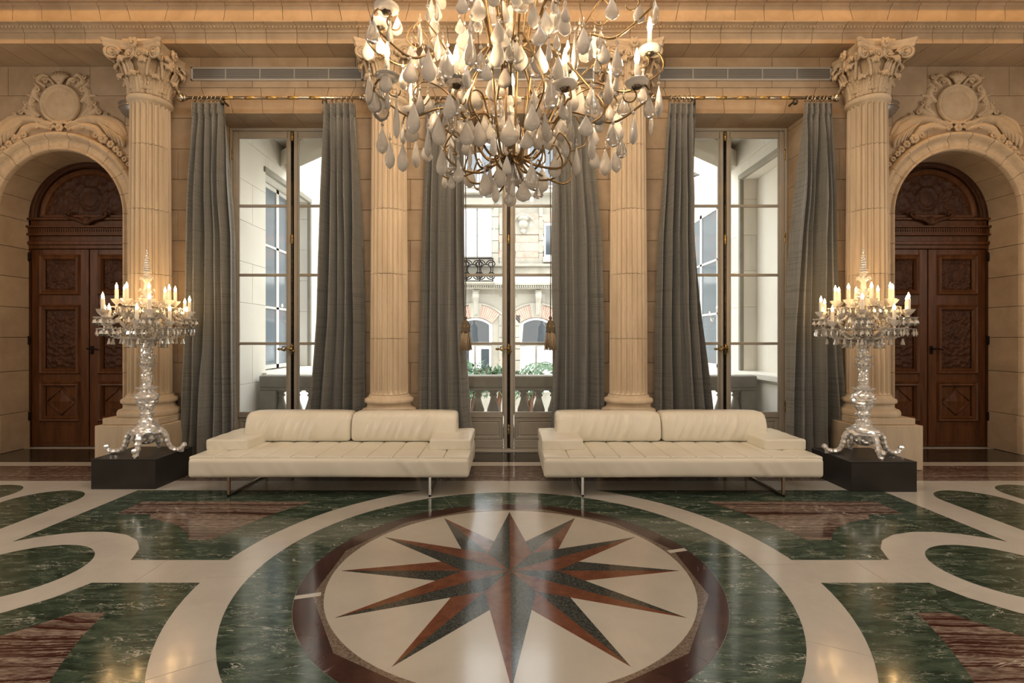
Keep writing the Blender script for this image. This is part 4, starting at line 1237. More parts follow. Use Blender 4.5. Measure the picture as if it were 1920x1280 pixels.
# ================================================================== CURTAIN RODS, CURTAINS, TASSELS
ZR, YR = 4.605, 6.34
def rod(x0, x1, label, glass_end=None):
    t = thing('curtain_rod', label, 'curtain rod', ((x0+x1)/2, YR, ZR))
    h = (x1-x0)/2
    MB().tube([(-h, 0, 0), (h, 0, 0)], .019, 12).build('pole', M['steel'], t)
    n = 9; L = 2*h*.52/n*1.0
    for k in range(n):
        if k % 2 == 0:
            x = -h*.56+k*L*1.05; MB().tube([(x, 0, 0), (x+L, 0, 0)], .0205, 12).build('brass_band', M['bright_brass'], t)
    for sg in (-1, 1):
        f = MB().ball((0, 0, 0), .052, 14, 10); f.lathe([(.02, 0), (.034, .01), (.034, .02), (.02, .035)], 12, T(-sg*.075, 0, 0) @ R(sg*PI/2, 'Y'))
        f.build('finial', M['steel' if glass_end != sg else 'silvered'], t, (sg*(h+.04), 0, 0))
        b_ = MB().tube([(0, 0, -.0), (0, .07, -.03), (0, YW-YR, -.03)], .012, 8); b_.ball((0, .01, -.05), .035, 10, 8)
        b_.build('bracket', M['dark_metal'], t, (sg*(h-.48), 0, 0))
    return t
rod(-4.12, -1.86, 'brass banded curtain rod over the left window')
rod(-1.16, 1.16, 'brass banded curtain rod over the middle window behind the chandelier')
rod(1.86, 4.12, 'brass banded curtain rod over the right window')
def cx_(px, d=6.28): return (px-951)*d/937-.02
def curtain(ext, folds, label, seed, rings):
    """ext: list of (z, left px, right px) measured at the curtain plane"""
    xl = [(z, cx_(a)) for z, a, b in ext]; xr = [(z, cx_(b)) for z, a, b in ext]
    mid = (interp(xl, 4.5)+interp(xr, 4.5))/2
    t = thing('curtain', label, 'curtain', (mid, YR, 0), 0, None)
    rr = random.Random(seed); ph = [rr.uniform(0, 6.3) for _ in range(6)]
    nu, nv = folds*14, 60
    def fn(u, v, back=0):
        z = 4.545*(1-v)+.012*v
        if v < .02: z = 4.545-(.09*v)
        L, Rr = interp(sorted(xl), z), interp(sorted(xr), z)
        zz = 4.545-z
        pleat = 1 if zz < .16 else max(0, 1-(zz-.16)/.25)          # pinch pleats under the rings
        k = 2*PI*folds
        drift = .05*sin(ph[0]+z*.9)+.035*sin(ph[1]+z*1.9+u*4)
        uu = u+drift*(min(1, zz/1.2))*u*(1-u)*2.2
        wob = .42*sin(2*PI*u*1.5+ph[2]+z*.5)+.26*sin(2*PI*u*3.1+ph[3]-z*.35)
        a = k*uu+wob*2.2*min(1, zz)
        amp = lerp(.030, .094, min(1, zz/1.2))*(1+.42*sin(2*PI*u*1.7+ph[4]+z*.25))
        f = sin(a); f2 = sin(2*a+ph[5])*.18
        sh = math.copysign(abs(f)**.75, f)
        y = -amp*(sh+f2)
        wdt = Rr-L
        x = L+wdt*uu+wdt/folds*.16*sin(2*a)*min(1, zz)
        y = lerp(y, -.03*sh-.012*abs(sh)*sin(k*uu*3), pleat*.6)
        if z < .35: y -= .05*(1-z/.35)*(.5+.5*sin(k*u*.5+ph[1])); 
        return (x-mid, y+back, z)
    MB().grid(fn, nu, nv).build('drape', M['curtain'], t)
    MB().grid(lambda u, v: (lambda p: (p[0], -.034*1.0+.0, 0))(fn(u, 0)), 2, 1)  # (kept light)
    hb = MB(); n = folds*2
    for k in range(n):
        u = (k+.5)/n; p = fn(u, .03); hb.tube([(p[0], p[1]-.004, 4.54), (p[0], p[1]-.012, 4.41), (p[0]+.002, p[1]-.004, 4.37)], [.006, .009, .004], 5)
    hb.build('pinch_pleats', M['curtain'], t)
    W = interp(sorted(xr), 4.5)-interp(sorted(xl), 4.5)
    for k in range(rings):
        u = (k+.5)/rings; u += .02*sin(k*2.3)
        x = interp(sorted(xl), 4.5)-mid+W*(u*1.0)
        r = MB().tube([(.006*sin(3*q), .034*cos(q), .034*sin(q)) for q in [2*PI*j/14 for j in range(15)]], .006, 6)
        r.tube([(0, 0, -.034), (0, 0, -.065)], .004, 5)
        r.build('ring', M['steel'], t, (x, 0, ZR-.012))
    return t
Z0, Z1, Z2, Z3, Z4 = 4.55, 2.86, 1.8, .65, 0.0
curtain([(Z0,355,415),(3.6,350,421),(Z1,347,430),(Z2,344,433),(Z3,335,436),(Z4,330,436)], 5, 'grey slub curtain left of the left window, beside the leftmost column', 1, 7)
curtain([(Z0,603,663),(3.6,602,670),(Z1,599,676),(Z2,594,680),(Z3,580,682),(Z4,575,684)], 5, 'grey slub curtain right of the left window, left of the column behind the left sofa', 2, 6)
curtain([(Z0,797,868),(3.6,794,868),(Z1,790,869),(Z2,786,872),(Z3,782,881),(Z4,780,890)], 5, 'grey slub curtain left of the middle window, right of the column behind the left sofa', 3, 6)
curtain([(Z0,1038,1108),(3.6,1040,1115),(Z1,1038,1126),(Z2,1037,1130),(Z3,1032,1132),(Z4,1024,1134)], 5, 'grey slub curtain right of the middle window, left of the column behind the right sofa', 4, 6)
curtain([(Z0,1256,1308),(3.6,1247,1309),(Z1,1240,1311),(Z2,1236,1318),(Z3,1234,1333),(Z4,1234,1340)], 5, 'grey slub curtain left of the right window, right of the column behind the right sofa', 5, 6)
curtain([(Z0,1514,1566),(3.6,1505,1567),(Z1,1493,1568),(Z2,1481,1573),(Z3,1474,1586),(Z4,1472,1592)], 5, 'grey slub curtain right of the right window, beside the rightmost column', 6, 7)
for px, lab in ((873, 'beige silk tassel on a long cord at the left side of the middle window'), (1032, 'beige silk tassel on a long cord at the right side of the middle window')):
    d = 6.18; x = (px-951)*d/937-.02
    z1 = 1.55+(635-657)*d/937; z2 = 1.55+(635-597)*d/937
    t = thing('tassel', lab, 'tassel', (x, d, z1))
    Lc = 4.56-z1
    MB().tube([(0, 0, z2-z1), (.004, 0, 1.4), (-.003, 0, 2.2), (0, .1, Lc)], .006, 6).build('cord', M['cord'], t)
    H = z2-z1
    hd = MB().lathe([(.004, H+.03), (.018, H+.02), (.02, H), (.010, H-.015), (.03, H-.03), (.05, H-.07), (.056, H-.11), (.05, H-.14), (.06, H-.16), (.05, H-.175)], 14, rmod=lambda a, z: 1+.05*cos(a*7))
    hd.build('head', M['cord'], t)
    mo = MB()
    for k in range(7): a = 2*PI*k/7; mo.ball((.052*cos(a), .052*sin(a), H-.10), .014, 6, 4, (.5, .5, 1.6))
    mo.build('moulded_beads', M['brass'], t)
    sk = MB(); rr = random.Random(px)
    for k in range(46):
        a = 2*PI*k/46; r = rr.uniform(.03, .052)
        sk.tube([(r*cos(a), r*sin(a), H-.16), (r*1.3*cos(a), r*1.3*sin(a), H*.3), (r*1.65*cos(a+.1), r*1.65*sin(a+.1), rr.uniform(0, .02))], [.006, .0055, .005], 4)
    sk.build('skirt', M['tassel'], t, kind='stuff')

# ================================================================== SOFAS
def wrinkle(p, f=26, a=.0035, sk=.7):
    n = noise.noise(Vector((p.x*3+p.y, p.z*2, p.y*1.5+3)))
    return 2.4*a*max(0, noise.noise(Vector(((p.x+sk*p.z)*f*.5, p.z*2.0, 1.3)))+.15)*2*max(0, .35+n*1.2)
def sofa(s, xl, xr, label):
    """s = +1: the sofa on the left of the room; -1 mirrored"""
    root = thing('sofa', label, 'sofa', ((xl+xr)/2, 5.36, 0))
    hw = (xr-xl)/2; y0, y1 = -.49, .49
    def db(q):
        # seams in the front apron, slight wrinkles, soft belly
        for sx in (-hw*.36, hw*.27):
            d = abs(q.x-sx)
            if q.y < 0 and d < .012: q.y += .006*(1-d/.012)
        if q.y < y0+.05: q.y -= wrinkle(q)*1.0*(1 if abs(q.x) < hw*.85 else .2)+.008*cos(q.x/hw*PI/2)*cos((q.z-.28)/.1*PI/2.4)
        q.z += .006*cos(q.x/hw*PI/2)*(1 if q.z < .25 else 0)
        return q
    MB().rbox((0, 0, .285), (hw, .49, .095), .035, (90, 8, 7), db).build('seat_base', M['leather'], root)
    # channelled seat pads
    n = 11; w_ = 2*hw/n
    for k in range(n):
        x = -hw+w_*(k+.5)
        def dp(q, x=x):
            if q.z > .385: q.z += .006*cos((q.x-x)/w_*PI)-.002+.002*noise.noise(q*9)
            return q
        MB().rbox((x, -.045, .377), (w_/2-.001, .425, .022), .016, (6, 12, 1), dp).build('seat_panel', M['leather'], root)
    # arms: low flat pads flanking the seat
    for sd in (-1, 1):
        aw = .215; cx = sd*(hw-aw)
        def da(q, cx=cx):
            q.z += .006*noise.noise(Vector((q.x*8, q.y*8, 1)))
            if q.z < .42 and q.y < -.15: q.y -= .004*sin(q.x*60)
            q.y -= wrinkle(q, 40, .003)*(q.y < -.1); return q
        MB().rbox((cx, .145, .452), (aw, .34, .058), .022, (16, 20, 4), da).build('armrest', M['leather'], root)
    # two back cushions
    bw = hw-.185; gap = .004
    for sd in (-1, 1):
        cw = bw/2-gap; cx = sd*(bw/2)
        def dc(q, cx=cx, cw=cw, sd=sd):
            zz = (q.z-.40)/.33
            if q.y < .37:    # front: top rolls backwards, body bulges
                q.y += .09*max(0, zz-.25)**1.6
                q.y -= .02*sin(PI*min(1, max(0, zz)))
                u = (q.x-cx)/cw
                q.y -= .024*max(0, noise.noise(Vector(((q.x-q.z*.35)*19, q.z*1.2, sd*3.0)))+.1)*max(0, 1-abs(u)**3)*(.4+sin(PI*min(1, max(0, zz))))*1.3
            if zz > .8: q.z -= .012*(abs((q.x-cx)/cw)**6)
            return q
        MB().rbox((cx, .345, .567), (cw, .145, .165), .05, (80, 8, 18), dc).build('back_cushion', M['leather'], root)
    # sled bases in chromed flat bar
    for sd in (-1, 1):
        lx = sd*hw*.72 if True else 0
        b_ = MB()
        b_.cbox(-.012, .012, -.46, -.436, 0, .20, .002); b_.cbox(-.012, .012, .30, .324, 0, .20, .002)
        b_.cbox(-.012, .012, -.46, .324, 0, .022, .002); b_.cbox(-.014, .014, -.44, .31, .178, .20, .002)
        b_.build('sled_leg', M['chrome'], root, (lx, 0, 0))
    MB().cbox(-hw*.72, hw*.72, .30, .318, .17, .195, .002).build('cross_rail', M['chrome'], root)
    return root
sofa(1, -3.14, -.395, 'cream leather sofa with low flat arms, the left one of the pair')
sofa(-1, .338, 3.075, 'cream leather sofa with low flat arms, the right one of the pair')

# ================================================================== PLINTHS AND GLASS CANDELABRA
def plinth(x0, x1, y0, y1, h, label):
    t = thing('plinth', label, 'plinth', ((x0+x1)/2, (y0+y1)/2, 0))
    a, b_ = (x1-x0)/2, (y1-y0)/2
    MB().cbox(-a, a, -b_, b_, 0, h-.012, .003).build('body', M['plinth'], t)
    MB().cbox(-a-.002, a+.002, -b_-.002, b_+.002, h-.011, h, .002).build('top_panel', M['plinth'], t)
plinth(-4.31, -3.645, 5.15, 5.76, .31, 'low black box plinth at the left under a glass candelabrum')
plinth(3.465, 4.13, 5.06, 5.72, .305, 'low black box plinth at the right under a glass candelabrum')

def facet(n, amp=.06, tw=0):
    return lambda a, z: 1+amp*(1 if int((a+tw*z)/(2*PI)*n*2) % 2 else -1)*.5
crn = random.Random(5)
def candelabrum(loc, rz, label):
    t = thing('candelabrum', label, 'candelabrum', loc, rz, 'cut glass floor candelabra')
    sv, cg = M['silvered'], M['cut_glass']
    def cut(prof, n=16, amp=.10, name='stem', step=.017):
        n = int(n*1.25); amp *= .75
        """lathe with diamond cut facets: staggered bumps, flat shaded"""
        z0, z1 = prof[0][1], prof[-1][1]; rows = max(2, round((z1-z0)/step)); pr = [(z, r) for r, z in prof]
        vs, fs = [], []
        for i in range(rows+1):
            z = lerp(z0, z1, i/rows); r = interp(pr, z)
            for k in range(n):
                a = 2*PI*(k+.5*(i % 2))/n
                q = r*(1+amp*crn.uniform(-1, 1))
                vs.append((q*cos(a), q*sin(a), z))
        for i in range(rows):
            for k in range(n):
                a, b_ = i*n+k, i*n+(k+1) % n
                if i % 2 == 0: fs += [(a, b_, a+n), (b_, b_+n, a+n)]
                else: fs += [(a, b_+n, a+n), (a, b_, b_+n)]
        fs += [tuple(reversed(range(n))), tuple(range(rows*n, (rows+1)*n))]
        return MB().add(vs, fs, False)
    # three tripod-like curled legs plus rear one
    for k, (a, L) in enumerate(((PI, .38), (0, .36), (-PI/2+.1, .27), (PI/2, .27))):
        pts = bez([(.04, 0, .24), (.12, 0, .25), (.185, 0, .20), (.21, 0, .10), (.26, 0, .035), (L*.92, 0, .03), (L, 0, .055), (L+.015, 0, .075)], 4)
        n = len(pts); lg = MB()
        rad = [.034*(1-.35*i/n)*(1.10 if i % 2 else .86) for i in range(n)]
        lg.tube(pts, rad, 7, smooth=False); lg.ball(tuple(pts[-1]), .03, 7, 5, smooth=False)
        lg.box(L-.03, L+.01, -.01, .01, 0, .03)
        lg.build('leg', sv, t).rotation_euler = (0, 0, a)
    cut([(.05, .10), (.09, .13), (.11, .18), (.15, .22), (.155, .26), (.10, .30), (.07, .33), (.085, .35), (.06, .38)], 18, .16).build('base_dome', sv, t)
    for k in range(8):
        a = 2*PI*k/8; MB().tube([(.12*cos(a), .12*sin(a), .22), (.125*cos(a), .125*sin(a), .17), (.11*cos(a), .11*sin(a), .12)], [.014, .024, .006], 5, smooth=False).build('base_drop', cg, t)
    cut([(.05, .38), (.06, .41), (.075, .43), (.05, .455), (.07, .49), (.10, .55), (.113, .60), (.10, .645), (.06, .68), (.055, .70), (.075, .715), (.05, .74)], 18, .14).build('vase', sv, t)
    cut([(.045, .74), (.05, .80), (.044, .88), (.055, .94), (.07, .955), (.05, .97), (.05, 1.0), (.058, 1.02), (.066, 1.04), (.05, 1.06), (.05, 1.15), (.075, 1.20), (.10, 1.22)], 16, .14).build('stem', sv, t)
    for z, r in ((.69, .085), (.955, .075), (1.035, .07)):
        cr = MB()
        for k in range(12): a = 2*PI*k/12; cr.tube([(r*.7*cos(a), r*.7*sin(a), z), (r*1.25*cos(a), r*1.25*sin(a), z+.022)], [.012, .005], 4, smooth=False)
        cr.build('leaf_collar', cg, t)
    MB().lathe([(.06, 1.20), (.13, 1.215), (.175, 1.235), (.18, 1.25), (.12, 1.245), (.06, 1.24)], 28, rmod=facet(14, .05), smooth=False).build('drip_dish', cg, t)
    cut([(.05, 1.24), (.09, 1.28), (.075, 1.34), (.05, 1.38), (.06, 1.42), (.085, 1.45), (.05, 1.5), (.035, 1.55), (.06, 1.60), (.03, 1.66)], 14, .12).build('hub', cg, t)
    cut([(.035, 1.66), (.03, 1.72), (.06, 1.75), (.03, 1.78), (.022, 1.86), (.05, 1.885), (.05, 1.90), (.022, 1.92), (.04, 1.94), (.026, 1.955)], 12, .10).build('upper_stem', cg, t)
    for z, r in ((1.76, .07), (1.89, .06)):
        cr = MB()
        for k in range(9): a = 2*PI*k/9; cr.tube([(r*.4*cos(a), r*.4*sin(a), z), (r*cos(a), r*sin(a), z+.02), (r*1.1*cos(a), r*1.1*sin(a), z-.01)], [.008, .010, .004], 4, smooth=False)
        cr.build('leaf_collar', cg, t)
    sp = MB()
    for k in range(9):
        z = 1.955+k*.026; r = .046*(1-k*.085)
        sp.lathe([(r*.6, z), (r, z+.008), (r, z+.014), (r*.6, z+.024)], 10, smooth=False)
    sp.lathe([(.010, 2.185), (.003, 2.225)], 8); sp.build('spire', M['silvered'], t)
    # tiers of arms: radius, count, cup height, rotation
    cup = MB().lathe([(.010, -.045), (.016, -.04), (.010, -.02), (.022, -.008), (.040, .012), (.056, .040), (.046, .038), (.032, .014), (.012, .006)], 12, rmod=facet(6, .12), smooth=False)
    cupm = cup.mesh('candle_cup', cg)
    dish = MB().lathe([(.008, -.054), (.066, -.05), (.078, -.038), (.066, -.040), (.008, -.042)], 14, rmod=facet(7, .1), smooth=False).mesh('drip_pan', cg)
    cand = MB().lathe([(.0165, .0), (.0175, .01), (.0175, .145), (.010, .150)], 10).mesh('candle', M['candle'])
    fl = MB().lathe([(.006, .148), (.011, .154), (.0135, .168), (.011, .184), (.005, .199), (.001, .212)], 8).mesh('bulb', M['bulb'])
    bell = MB().lathe([(.002, 0), (.010, -.008), (.010, -.02), (.014, -.035), (.022, -.065), (.028, -.07), (.012, -.066)], 8, smooth=False).mesh('bell_drop', cg)
    prm = MB().lathe([(.001, 0), (.007, -.008), (.003, -.014), (.008, -.024), (.012, -.045), (.001, -.062)], 6, smooth=False).mesh('prism_drop', cg)
    for (rad, n, z, off) in ((.37, 8, 1.39, .25), (.43, 6, 1.50, .0), (.26, 8, 1.62, .55)):
        for k in range(n):
            a = off+2*PI*k/n; x, y = rad*cos(a), rad*sin(a)
            zi = 1.30 if z < 1.6 else 1.48
            pts = bez([(.05, 0, zi), (rad*.35, 0, zi-.03 if z < 1.6 else zi-.01), (rad*.62, 0, (zi+z)/2+.02 if z > 1.45 else zi+.02), (rad*.85, 0, z-.10), (rad, 0, z-.045)], 4)
            arm = MB().tube(pts, [.014*(1.15 if i % 2 else .85) for i in range(len(pts))], 6, smooth=False).build('arm', cg, t)
            arm.rotation_euler = (0, 0, a)
            inst('candle_cup', cupm, arm, (rad, 0, z)); inst('drip_pan', dish, arm, (rad, 0, z))
            inst('candle', cand, arm, (rad, 0, z)); inst('bulb', fl, arm, (rad, 0, z))
            m = 8
            for j in range(m):
                b_ = 2*PI*j/m; inst('prism_drop', prm, arm, (rad+.072*cos(b_), .072*sin(b_), z-.045), 0, (1.5, 1.5, 1.25))
            inst('bell_drop', bell, arm, (rad*.9, 0, z-.14)) ; inst('bell_drop', bell, arm, (rad*.62, 0, z-.135 if z < 1.6 else z-.2))
    for k in range(16):
        a = 2*PI*k/16; inst('bell_drop' if k % 2 else 'prism_drop', bell if k % 2 else prm, t, (.172*cos(a), .172*sin(a), 1.235), 0, (1.1, 1.1, 1.3))
    # chains of small cut beads between the tiers
    for (r0, z0, r1, z1, n) in ((.17, 1.25, .38, 1.33, 18), (.26, 1.56, .40, 1.44, 16), (.05, 1.70, .25, 1.57, 12), (.10, 1.40, .36, 1.36, 14)):
        ch = MB()
        for k in range(n):
            a = 2*PI*(k+.5)/n
            for j in range(9):
                q = j/8; r = lerp(r0, r1, q); z = lerp(z0, z1, q)-.035*sin(PI*q); ch.ball((r*cos(a), r*sin(a), z), .012, 5, 4, smooth=False)
        ch.build('bead_chains', cg, t, kind='stuff')
    # small cut stars standing between candles
    for k in range(10):
        a = 2*PI*k/10+.3; MB().ball((.20*cos(a), .20*sin(a), 1.50), .038, 8, 6, (1, 1, 1.3), smooth=False).build('cut_knob', cg, t)
    return t
candelabrum((-3.95, 5.45, .31), .15, 'cut glass floor candelabrum with lit candles on the left black plinth')
candelabrum((3.83, 5.40, .305), -.12, 'cut glass floor candelabrum with lit candles on the right black plinth')
# ================================================================== ROCK CRYSTAL CHANDELIER
CHX, CHY, CHZ = 0.0, 3.34, 2.43
ch = thing('chandelier', 'huge chandelier of gilded scrolling arms hung with pear shaped rock crystals', 'chandelier', (CHX, CHY, CHZ))
rc = random.Random(11)
# vertical mast: metal hubs and clear turned crystal columns
MB().tube([(0, 0, .33), (0, 0, 3.4)], .012, 8).build('mast', M['dark_metal'], ch)
MB().tube([(0, 0, 3.4), (0, 0, 5.17)], .008, 6).build('hanging_chain', M['dark_metal'], ch)
for z, r, h in ((.34, .055, .09), (.95, .04, .07), (1.75, .06, .09), (2.5, .04, .06)):
    MB().lathe([(.012, z-h*.9), (r*.5, z-h*.6), (r*.45, z-h*.3), (r, z-h*.1), (r*1.05, z), (r*.9, z+h*.1), (r*.5, z+h*.25), (r*.4, z+h*.6), (r*.6, z+h*.75), (.012, z+h)], 16, rmod=lambda a, z_: 1+.05*cos(a*8)).build('hub', M['dark_metal'], ch)
for z in (.42, 1.02, 1.84):
    MB().lathe([(.02, z), (.034, z+.02), (.034, z+.15), (.028, z+.18), (.036, z+.20), (.03, z+.22), (.018, z+.25), (.028, z+.27), (.022, z+.30), (.008, z+.33)], 10, smooth=False).build('crystal_column', M['quartz'], ch)
for k in range(3):
    a = 2*PI*k/3+.4; MB().lathe([(.010, 0), (.020, .01), (.020, .12), (.008, .135)], 8, T(.05*cos(a), .05*sin(a), 1.02), smooth=False).build('crystal_column', M['quartz'], ch)
MB().ball((0, 0, .045), .042, 14, 10).build('crystal_ball', M['quartz'], ch)
MB().lathe([(.008, .085), (.03, .10), (.035, .16), (.02, .22), (.03, .26), (.012, .30)], 10, smooth=False).build('crystal_column', M['quartz'], ch)

# drop shapes: flattened pears of several cuts
def pear(w_, h_, seed, flat=.5, seg=12):
    rr = random.Random(seed); ax = rr.uniform(.0, 6)
    pr = []
    for k in range(11):
        t = k/10; z = -t*h_
        if t < .68: r = w_*(.55*(t/.68)+.45*sin(PI/2*t/.68))**1.05
        else: r = w_*sqrt(max(.0004, 1-((t-.68)/.322)**2))
        pr.append((max(.0015, r), z))
    vs, fs = [], []
    for (r, z) in pr:
        for k in range(seg):
            a = 2*PI*k/seg; j = 1+.05*noise.noise(Vector((cos(a)*2, sin(a)*2+seed, z*20)))
            vs.append((r*cos(a)*j, r*sin(a)*flat*j, z))
    for i in range(10):
        for k in range(seg): fs.append((i*seg+k, (i+1)*seg+k, (i+1)*seg+(k+1) % seg, i*seg+(k+1) % seg))
    fs.append(tuple(range(seg))); fs.append(tuple(reversed(range(10*seg, 11*seg))))
    return MB().add(vs, fs, True)
FORMS = []
for i, (w_, h_, fl_) in enumerate(((.048, .14, .5), (.044, .155, .55), (.038, .13, .5), (.055, .165, .5), (.032, .12, .6), (.060, .19, .5), (.022, .15, .9))):
    FORMS.append((w_, h_, pear(w_, h_, i, fl_).mesh('crystal_drop', M['quartz'])))
link = MB().ball((0, 0, .012), .011, 7, 5, smooth=False).tube([(0, 0, .02), (0, 0, .05)], .0022, 4).mesh('link', M['quartz'])
taken = []
def drop(x, y, ztop, w_=None, h_=None, form=None):
    """hang a crystal with its top at ztop (chandelier coordinates)"""
    if form is None:
        form = min(range(len(FORMS)), key=lambda i: abs(FORMS[i][0]/FORMS[i][1]-w_/h_)+abs(FORMS[i][1]-h_)*1.5)
    fw, fh, me = FORMS[form]
    sx = (w_/fw if w_ else 1); sz = (h_/fh if h_ else 1)
    rz = rc.uniform(-.5, .5) if rc.random() < .75 else rc.uniform(1.1, 1.6)
    if w_ and w_/h_ < .16: rz = 1.5
    o = inst('crystal_drop', me, ch, (x, y, ztop), rz, (sx, sx, sz))
    inst('link', link, o, (0, 0, 0), 0, (1/sx, 1/sx, 1/sz))
    return o
# arms: each an S scroll from a hub to a cup, then a lit candle
cupm = MB().lathe([(.006, -.022), (.02, -.016), (.030, -.004), (.026, .004), (.012, .008)], 12, rmod=lambda a, z: 1+.12*cos(a*6)).mesh('socket', M['dark_metal'])
panm = MB().lathe([(.012, .0), (.045, .0), (.068, .010), (.076, .026), (.068, .034), (.045, .018), (.012, .014)], 20).mesh('bobeche', M['quartz'])
canm = MB().lathe([(.0145, .012), (.0155, .02), (.0145, .14), (.010, .146)], 12).mesh('candle', M['candle'])
flm = MB().lathe([(.005, .145), (.012, .152), (.0165, .172), (.013, .197), (.006, .222), (.001, .24)], 10).mesh('bulb', M['bulb_big'])
def arm(ang, rad, zc, z0=.34, dip=.20, loop=True):
    """scrolling arm in the plane at ang; cup at (rad, zc)"""
    pts = [(.03, z0), (rad*.22, z0+.02), (rad*.42, lerp(z0, zc, .55)+.05), (rad*.60, zc-dip+.04), (rad*.82, zc-dip-.03), (rad*1.03, zc-dip+.06), (rad*1.10, zc-.05-dip*.15), (rad*1.06, zc+.0), (rad*.99, zc-.02)]
    P = bez([(x, 0, z) for x, z in pts], 6); n = len(P)
    mb = MB().tube(P, [lerp(.0085, .006, i/n) for i in range(n)], 7)
    # inner counter curl
    cpts = [(rad*.42, lerp(z0, zc, .55)+.05), (rad*.55, lerp(z0, zc, .6)+.16), (rad*.72, zc+.02), (rad*.80, zc-.07), (rad*.72, zc-.13), (rad*.66, zc-.07)]
    Q = bez([(x, 0, z) for x, z in cpts], 5); mb.tube(Q, [lerp(.006, .004, i/len(Q)) for i in range(len(Q))], 6)
    if loop:
        a0 = rad*.99; L = [(a0-.035+.04*cos(q), 0, zc-.055+.04*sin(q)) for q in [PI/2-.2-k*.38 for k in range(13)]]
        mb.tube(L, .005, 6)
    o = mb.build('arm', M['gilt'], ch); o.rotation_euler = (0, 0, ang)
    for me, nm in ((cupm, 'socket'), (panm, 'bobeche'), (canm, 'candle'), (flm, 'bulb')): inst(nm, me, o, (rad, 0, zc))
    ca, sa = cos(ang), sin(ang)
    for (r, z, f) in ((rad*1.10, zc-.06, 1), (rad*.99, zc-.05, 2), (rad*.82, zc-dip-.05, 0), (rad*.60, zc-dip+.0, 3), (rad*.72, zc-.15, 4), (rad*.42, lerp(z0, zc, .55)+.02, 0)):
        if rc.random() < (.85 if zc < 1.6 else .3): drop(r*ca+rc.uniform(-.01, .01), r*sa+rc.uniform(-.01, .01), z, form=f)
ARMS = [(-178, .86, 1.18, .22), (-152, .83, 1.05, .20), (-118, .66, 1.38, .20), (-100, .50, 1.20, .16), (-78, .56, 1.45, .2), (-56, .62, 1.32, .2), (-28, .86, 1.16, .2), (-3, .92, 1.0, .22),
        (24, .80, .90, .2), (52, .74, 1.22, .2), (88, .66, 1.0, .2), (122, .74, .92, .2), (150, .86, .82, .2)]
for a, r, z, dp in ARMS: arm(math.radians(a), r, z, dip=dp)
for a, r, z, dp in ((-165, .80, .74, .18), (-15, .82, .70, .18), (-130, .5, .62, .14), (-50, .5, .60, .14)): arm(math.radians(a), r, z, z0=.30, dip=dp)
for k in range(8): arm(2*PI*k/8+.2, .52+.08*(k % 2), 1.85+.12*(k % 3), z0=1.1, dip=.2)
for k in range(6): arm(2*PI*k/6+.5, .30, 2.42, z0=1.8, dip=.15, loop=False)
# bare scroll branches of the lower crown
for k in range(14):
    a = 2*PI*k/14+rc.uniform(-.1, .1); R1 = rc.uniform(.26, .42)
    P = bez([(.03, 0, .36), (R1*.5, 0, .20+.05*(k % 2)), (R1, 0, .20), (R1*1.18, 0, .30), (R1, 0, .42), (R1*.86, 0, .36)], 5)
    b_ = MB().tube(P, [lerp(.009, .0045, i/len(P)) for i in range(len(P))], 6).build('lower_branch', M['gilt'], ch); b_.rotation_euler = (0, 0, a)
for k in range(8):
    a = 2*PI*k/8+.3; R1 = rc.uniform(.35, .6)
    P = bez([(.04, 0, 1.1), (R1*.5, 0, 1.0), (R1, 0, .66), (R1*1.15, 0, .5), (R1*.9, 0, .42)], 6)
    b_ = MB().tube(P, [lerp(.010, .005, i/len(P)) for i in range(len(P))], 6).build('bough', M['gilt'], ch); b_.rotation_euler = (0, 0, a)
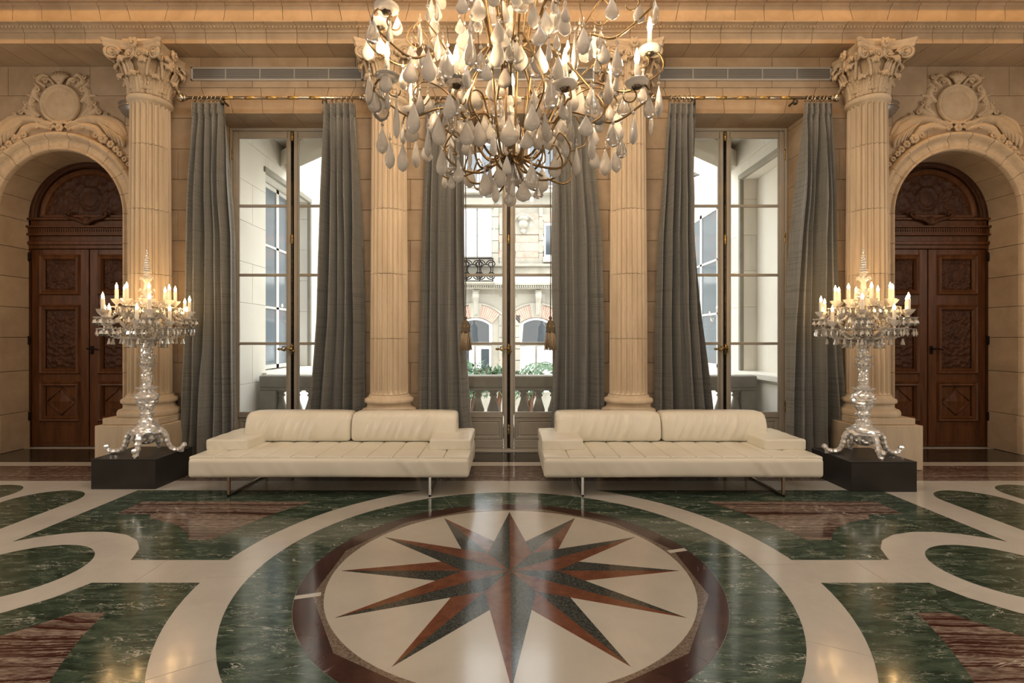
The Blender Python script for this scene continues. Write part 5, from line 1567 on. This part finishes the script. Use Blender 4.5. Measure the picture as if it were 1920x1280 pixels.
# hanging crystals read from the photograph: (x, top, bottom, half width) on a drawing of the lamp, spread through its depth
D = [(45,430,625,25),(145,410,550,38),(115,510,720,48),(210,590,820,22),(310,610,795,45),(350,545,680,25),(400,290,485,40),(125,760,915,32),(170,845,1005,27),(248,860,1022,32),(328,830,998,35),(398,760,935,40),(350,130,270,16),(455,200,355,22),(490,230,350,28),(515,330,470,35),(318,430,570,16),(610,180,385,45),(650,190,390,35),(630,390,520,50),(665,500,660,60),(815,210,395,45),(955,265,425,45),(790,440,600,40),(750,380,480,35),(545,590,790,45),(465,700,865,40),(755,640,810,35),(700,780,910,35),(790,770,930,35),(845,620,765,28),(1065,150,270,45),(1150,40,195,35),(1170,190,300,25),(1070,280,440,48),(1120,230,370,20),(1130,470,650,42),(1035,530,730,45),(1020,620,780,45),(1100,660,815,38),(1160,740,850,30),(1180,330,480,40),(1225,360,475,35),(1280,180,410,22),(1370,250,360,32),(1450,260,380,38),(1530,270,455,33),(1410,330,440,20),(1480,430,620,32),(1525,430,545,18),(1310,510,705,38),(1390,530,710,45),(1250,580,730,12),(1345,690,810,45),(1210,660,820,22),(1225,800,940,25),(1290,880,1045,25),(1380,770,950,42),(1400,900,1008,33),(1465,890,1045,33),(1530,880,1028,33),(1560,830,945,28),(1525,680,855,48),(1630,690,858,42),(1690,510,615,35),(1690,430,520,20),(1740,640,805,15),(1785,510,695,45),(1195,860,1000,25),(1160,930,1060,38),(1085,1000,1150,40),(1060,1120,1190,28),(1020,970,1130,40),(970,1080,1205,42),(930,940,1110,38),(830,950,1120,40),(805,1080,1210,22),(740,1020,1170,40),(770,1000,1160,25),(650,980,1120,35),(650,840,1000,13),(580,950,1090,32),(540,1040,1130,22),(500,1030,1125,25),(480,880,1045,32),(530,880,1040,38),(870,930,1040,25),(990,780,890,40),(785,0,160,55),(850,0,135,38),(930,-60,38,35),(1220,30,135,30),(1500,-20,115,40),(1030,0,165,35),(1310,150,205,22),(395,50,128,14),(450,0,120,15),(590,110,200,28),(690,110,190,28),(715,30,200,18),(600,-40,80,35),(905,1090,1180,28)]
for i, (px, t_, b_, hw) in enumerate(D):
    u = (px-893)/898; R1 = 1.02
    env = sqrt(max(.0, R1*R1-u*u)); env *= min(1, .35+(1180-b_)/700)
    y = env*rc.choice((-1, -1, 1))*rc.uniform(.15, .75)
    k = (CHY+y)/CHY
    z = (1.55-CHZ)+(635-t_/3.2)/280.5*k
    drop(u*k, y, z, hw/898*k*1.12, (b_-t_)/898*k*1.05)
for i in range(24):      # the back and the crown
    a = rc.uniform(0, 2*PI); z = rc.uniform(1.3, 2.6); R1 = (.95 if z < 1.3 else lerp(.9, .35, (z-1.3)/1.3))*rc.uniform(.45, 1)
    if z < 1.3 and sin(a) < 0: a = -a
    drop(R1*cos(a), R1*sin(a), z, form=rc.randrange(6))
for i in range(46):      # the inner cloud of crystals between the arms
    a = rc.uniform(0, 2*PI); z = rc.uniform(.45, 1.45); R1 = lerp(.45, 1.0, min(1, (z-.3)/.7))*rc.uniform(.3, .98)
    drop(R1*cos(a), R1*sin(a), z, form=rc.choice((0, 1, 3, 3, 5, 2)))
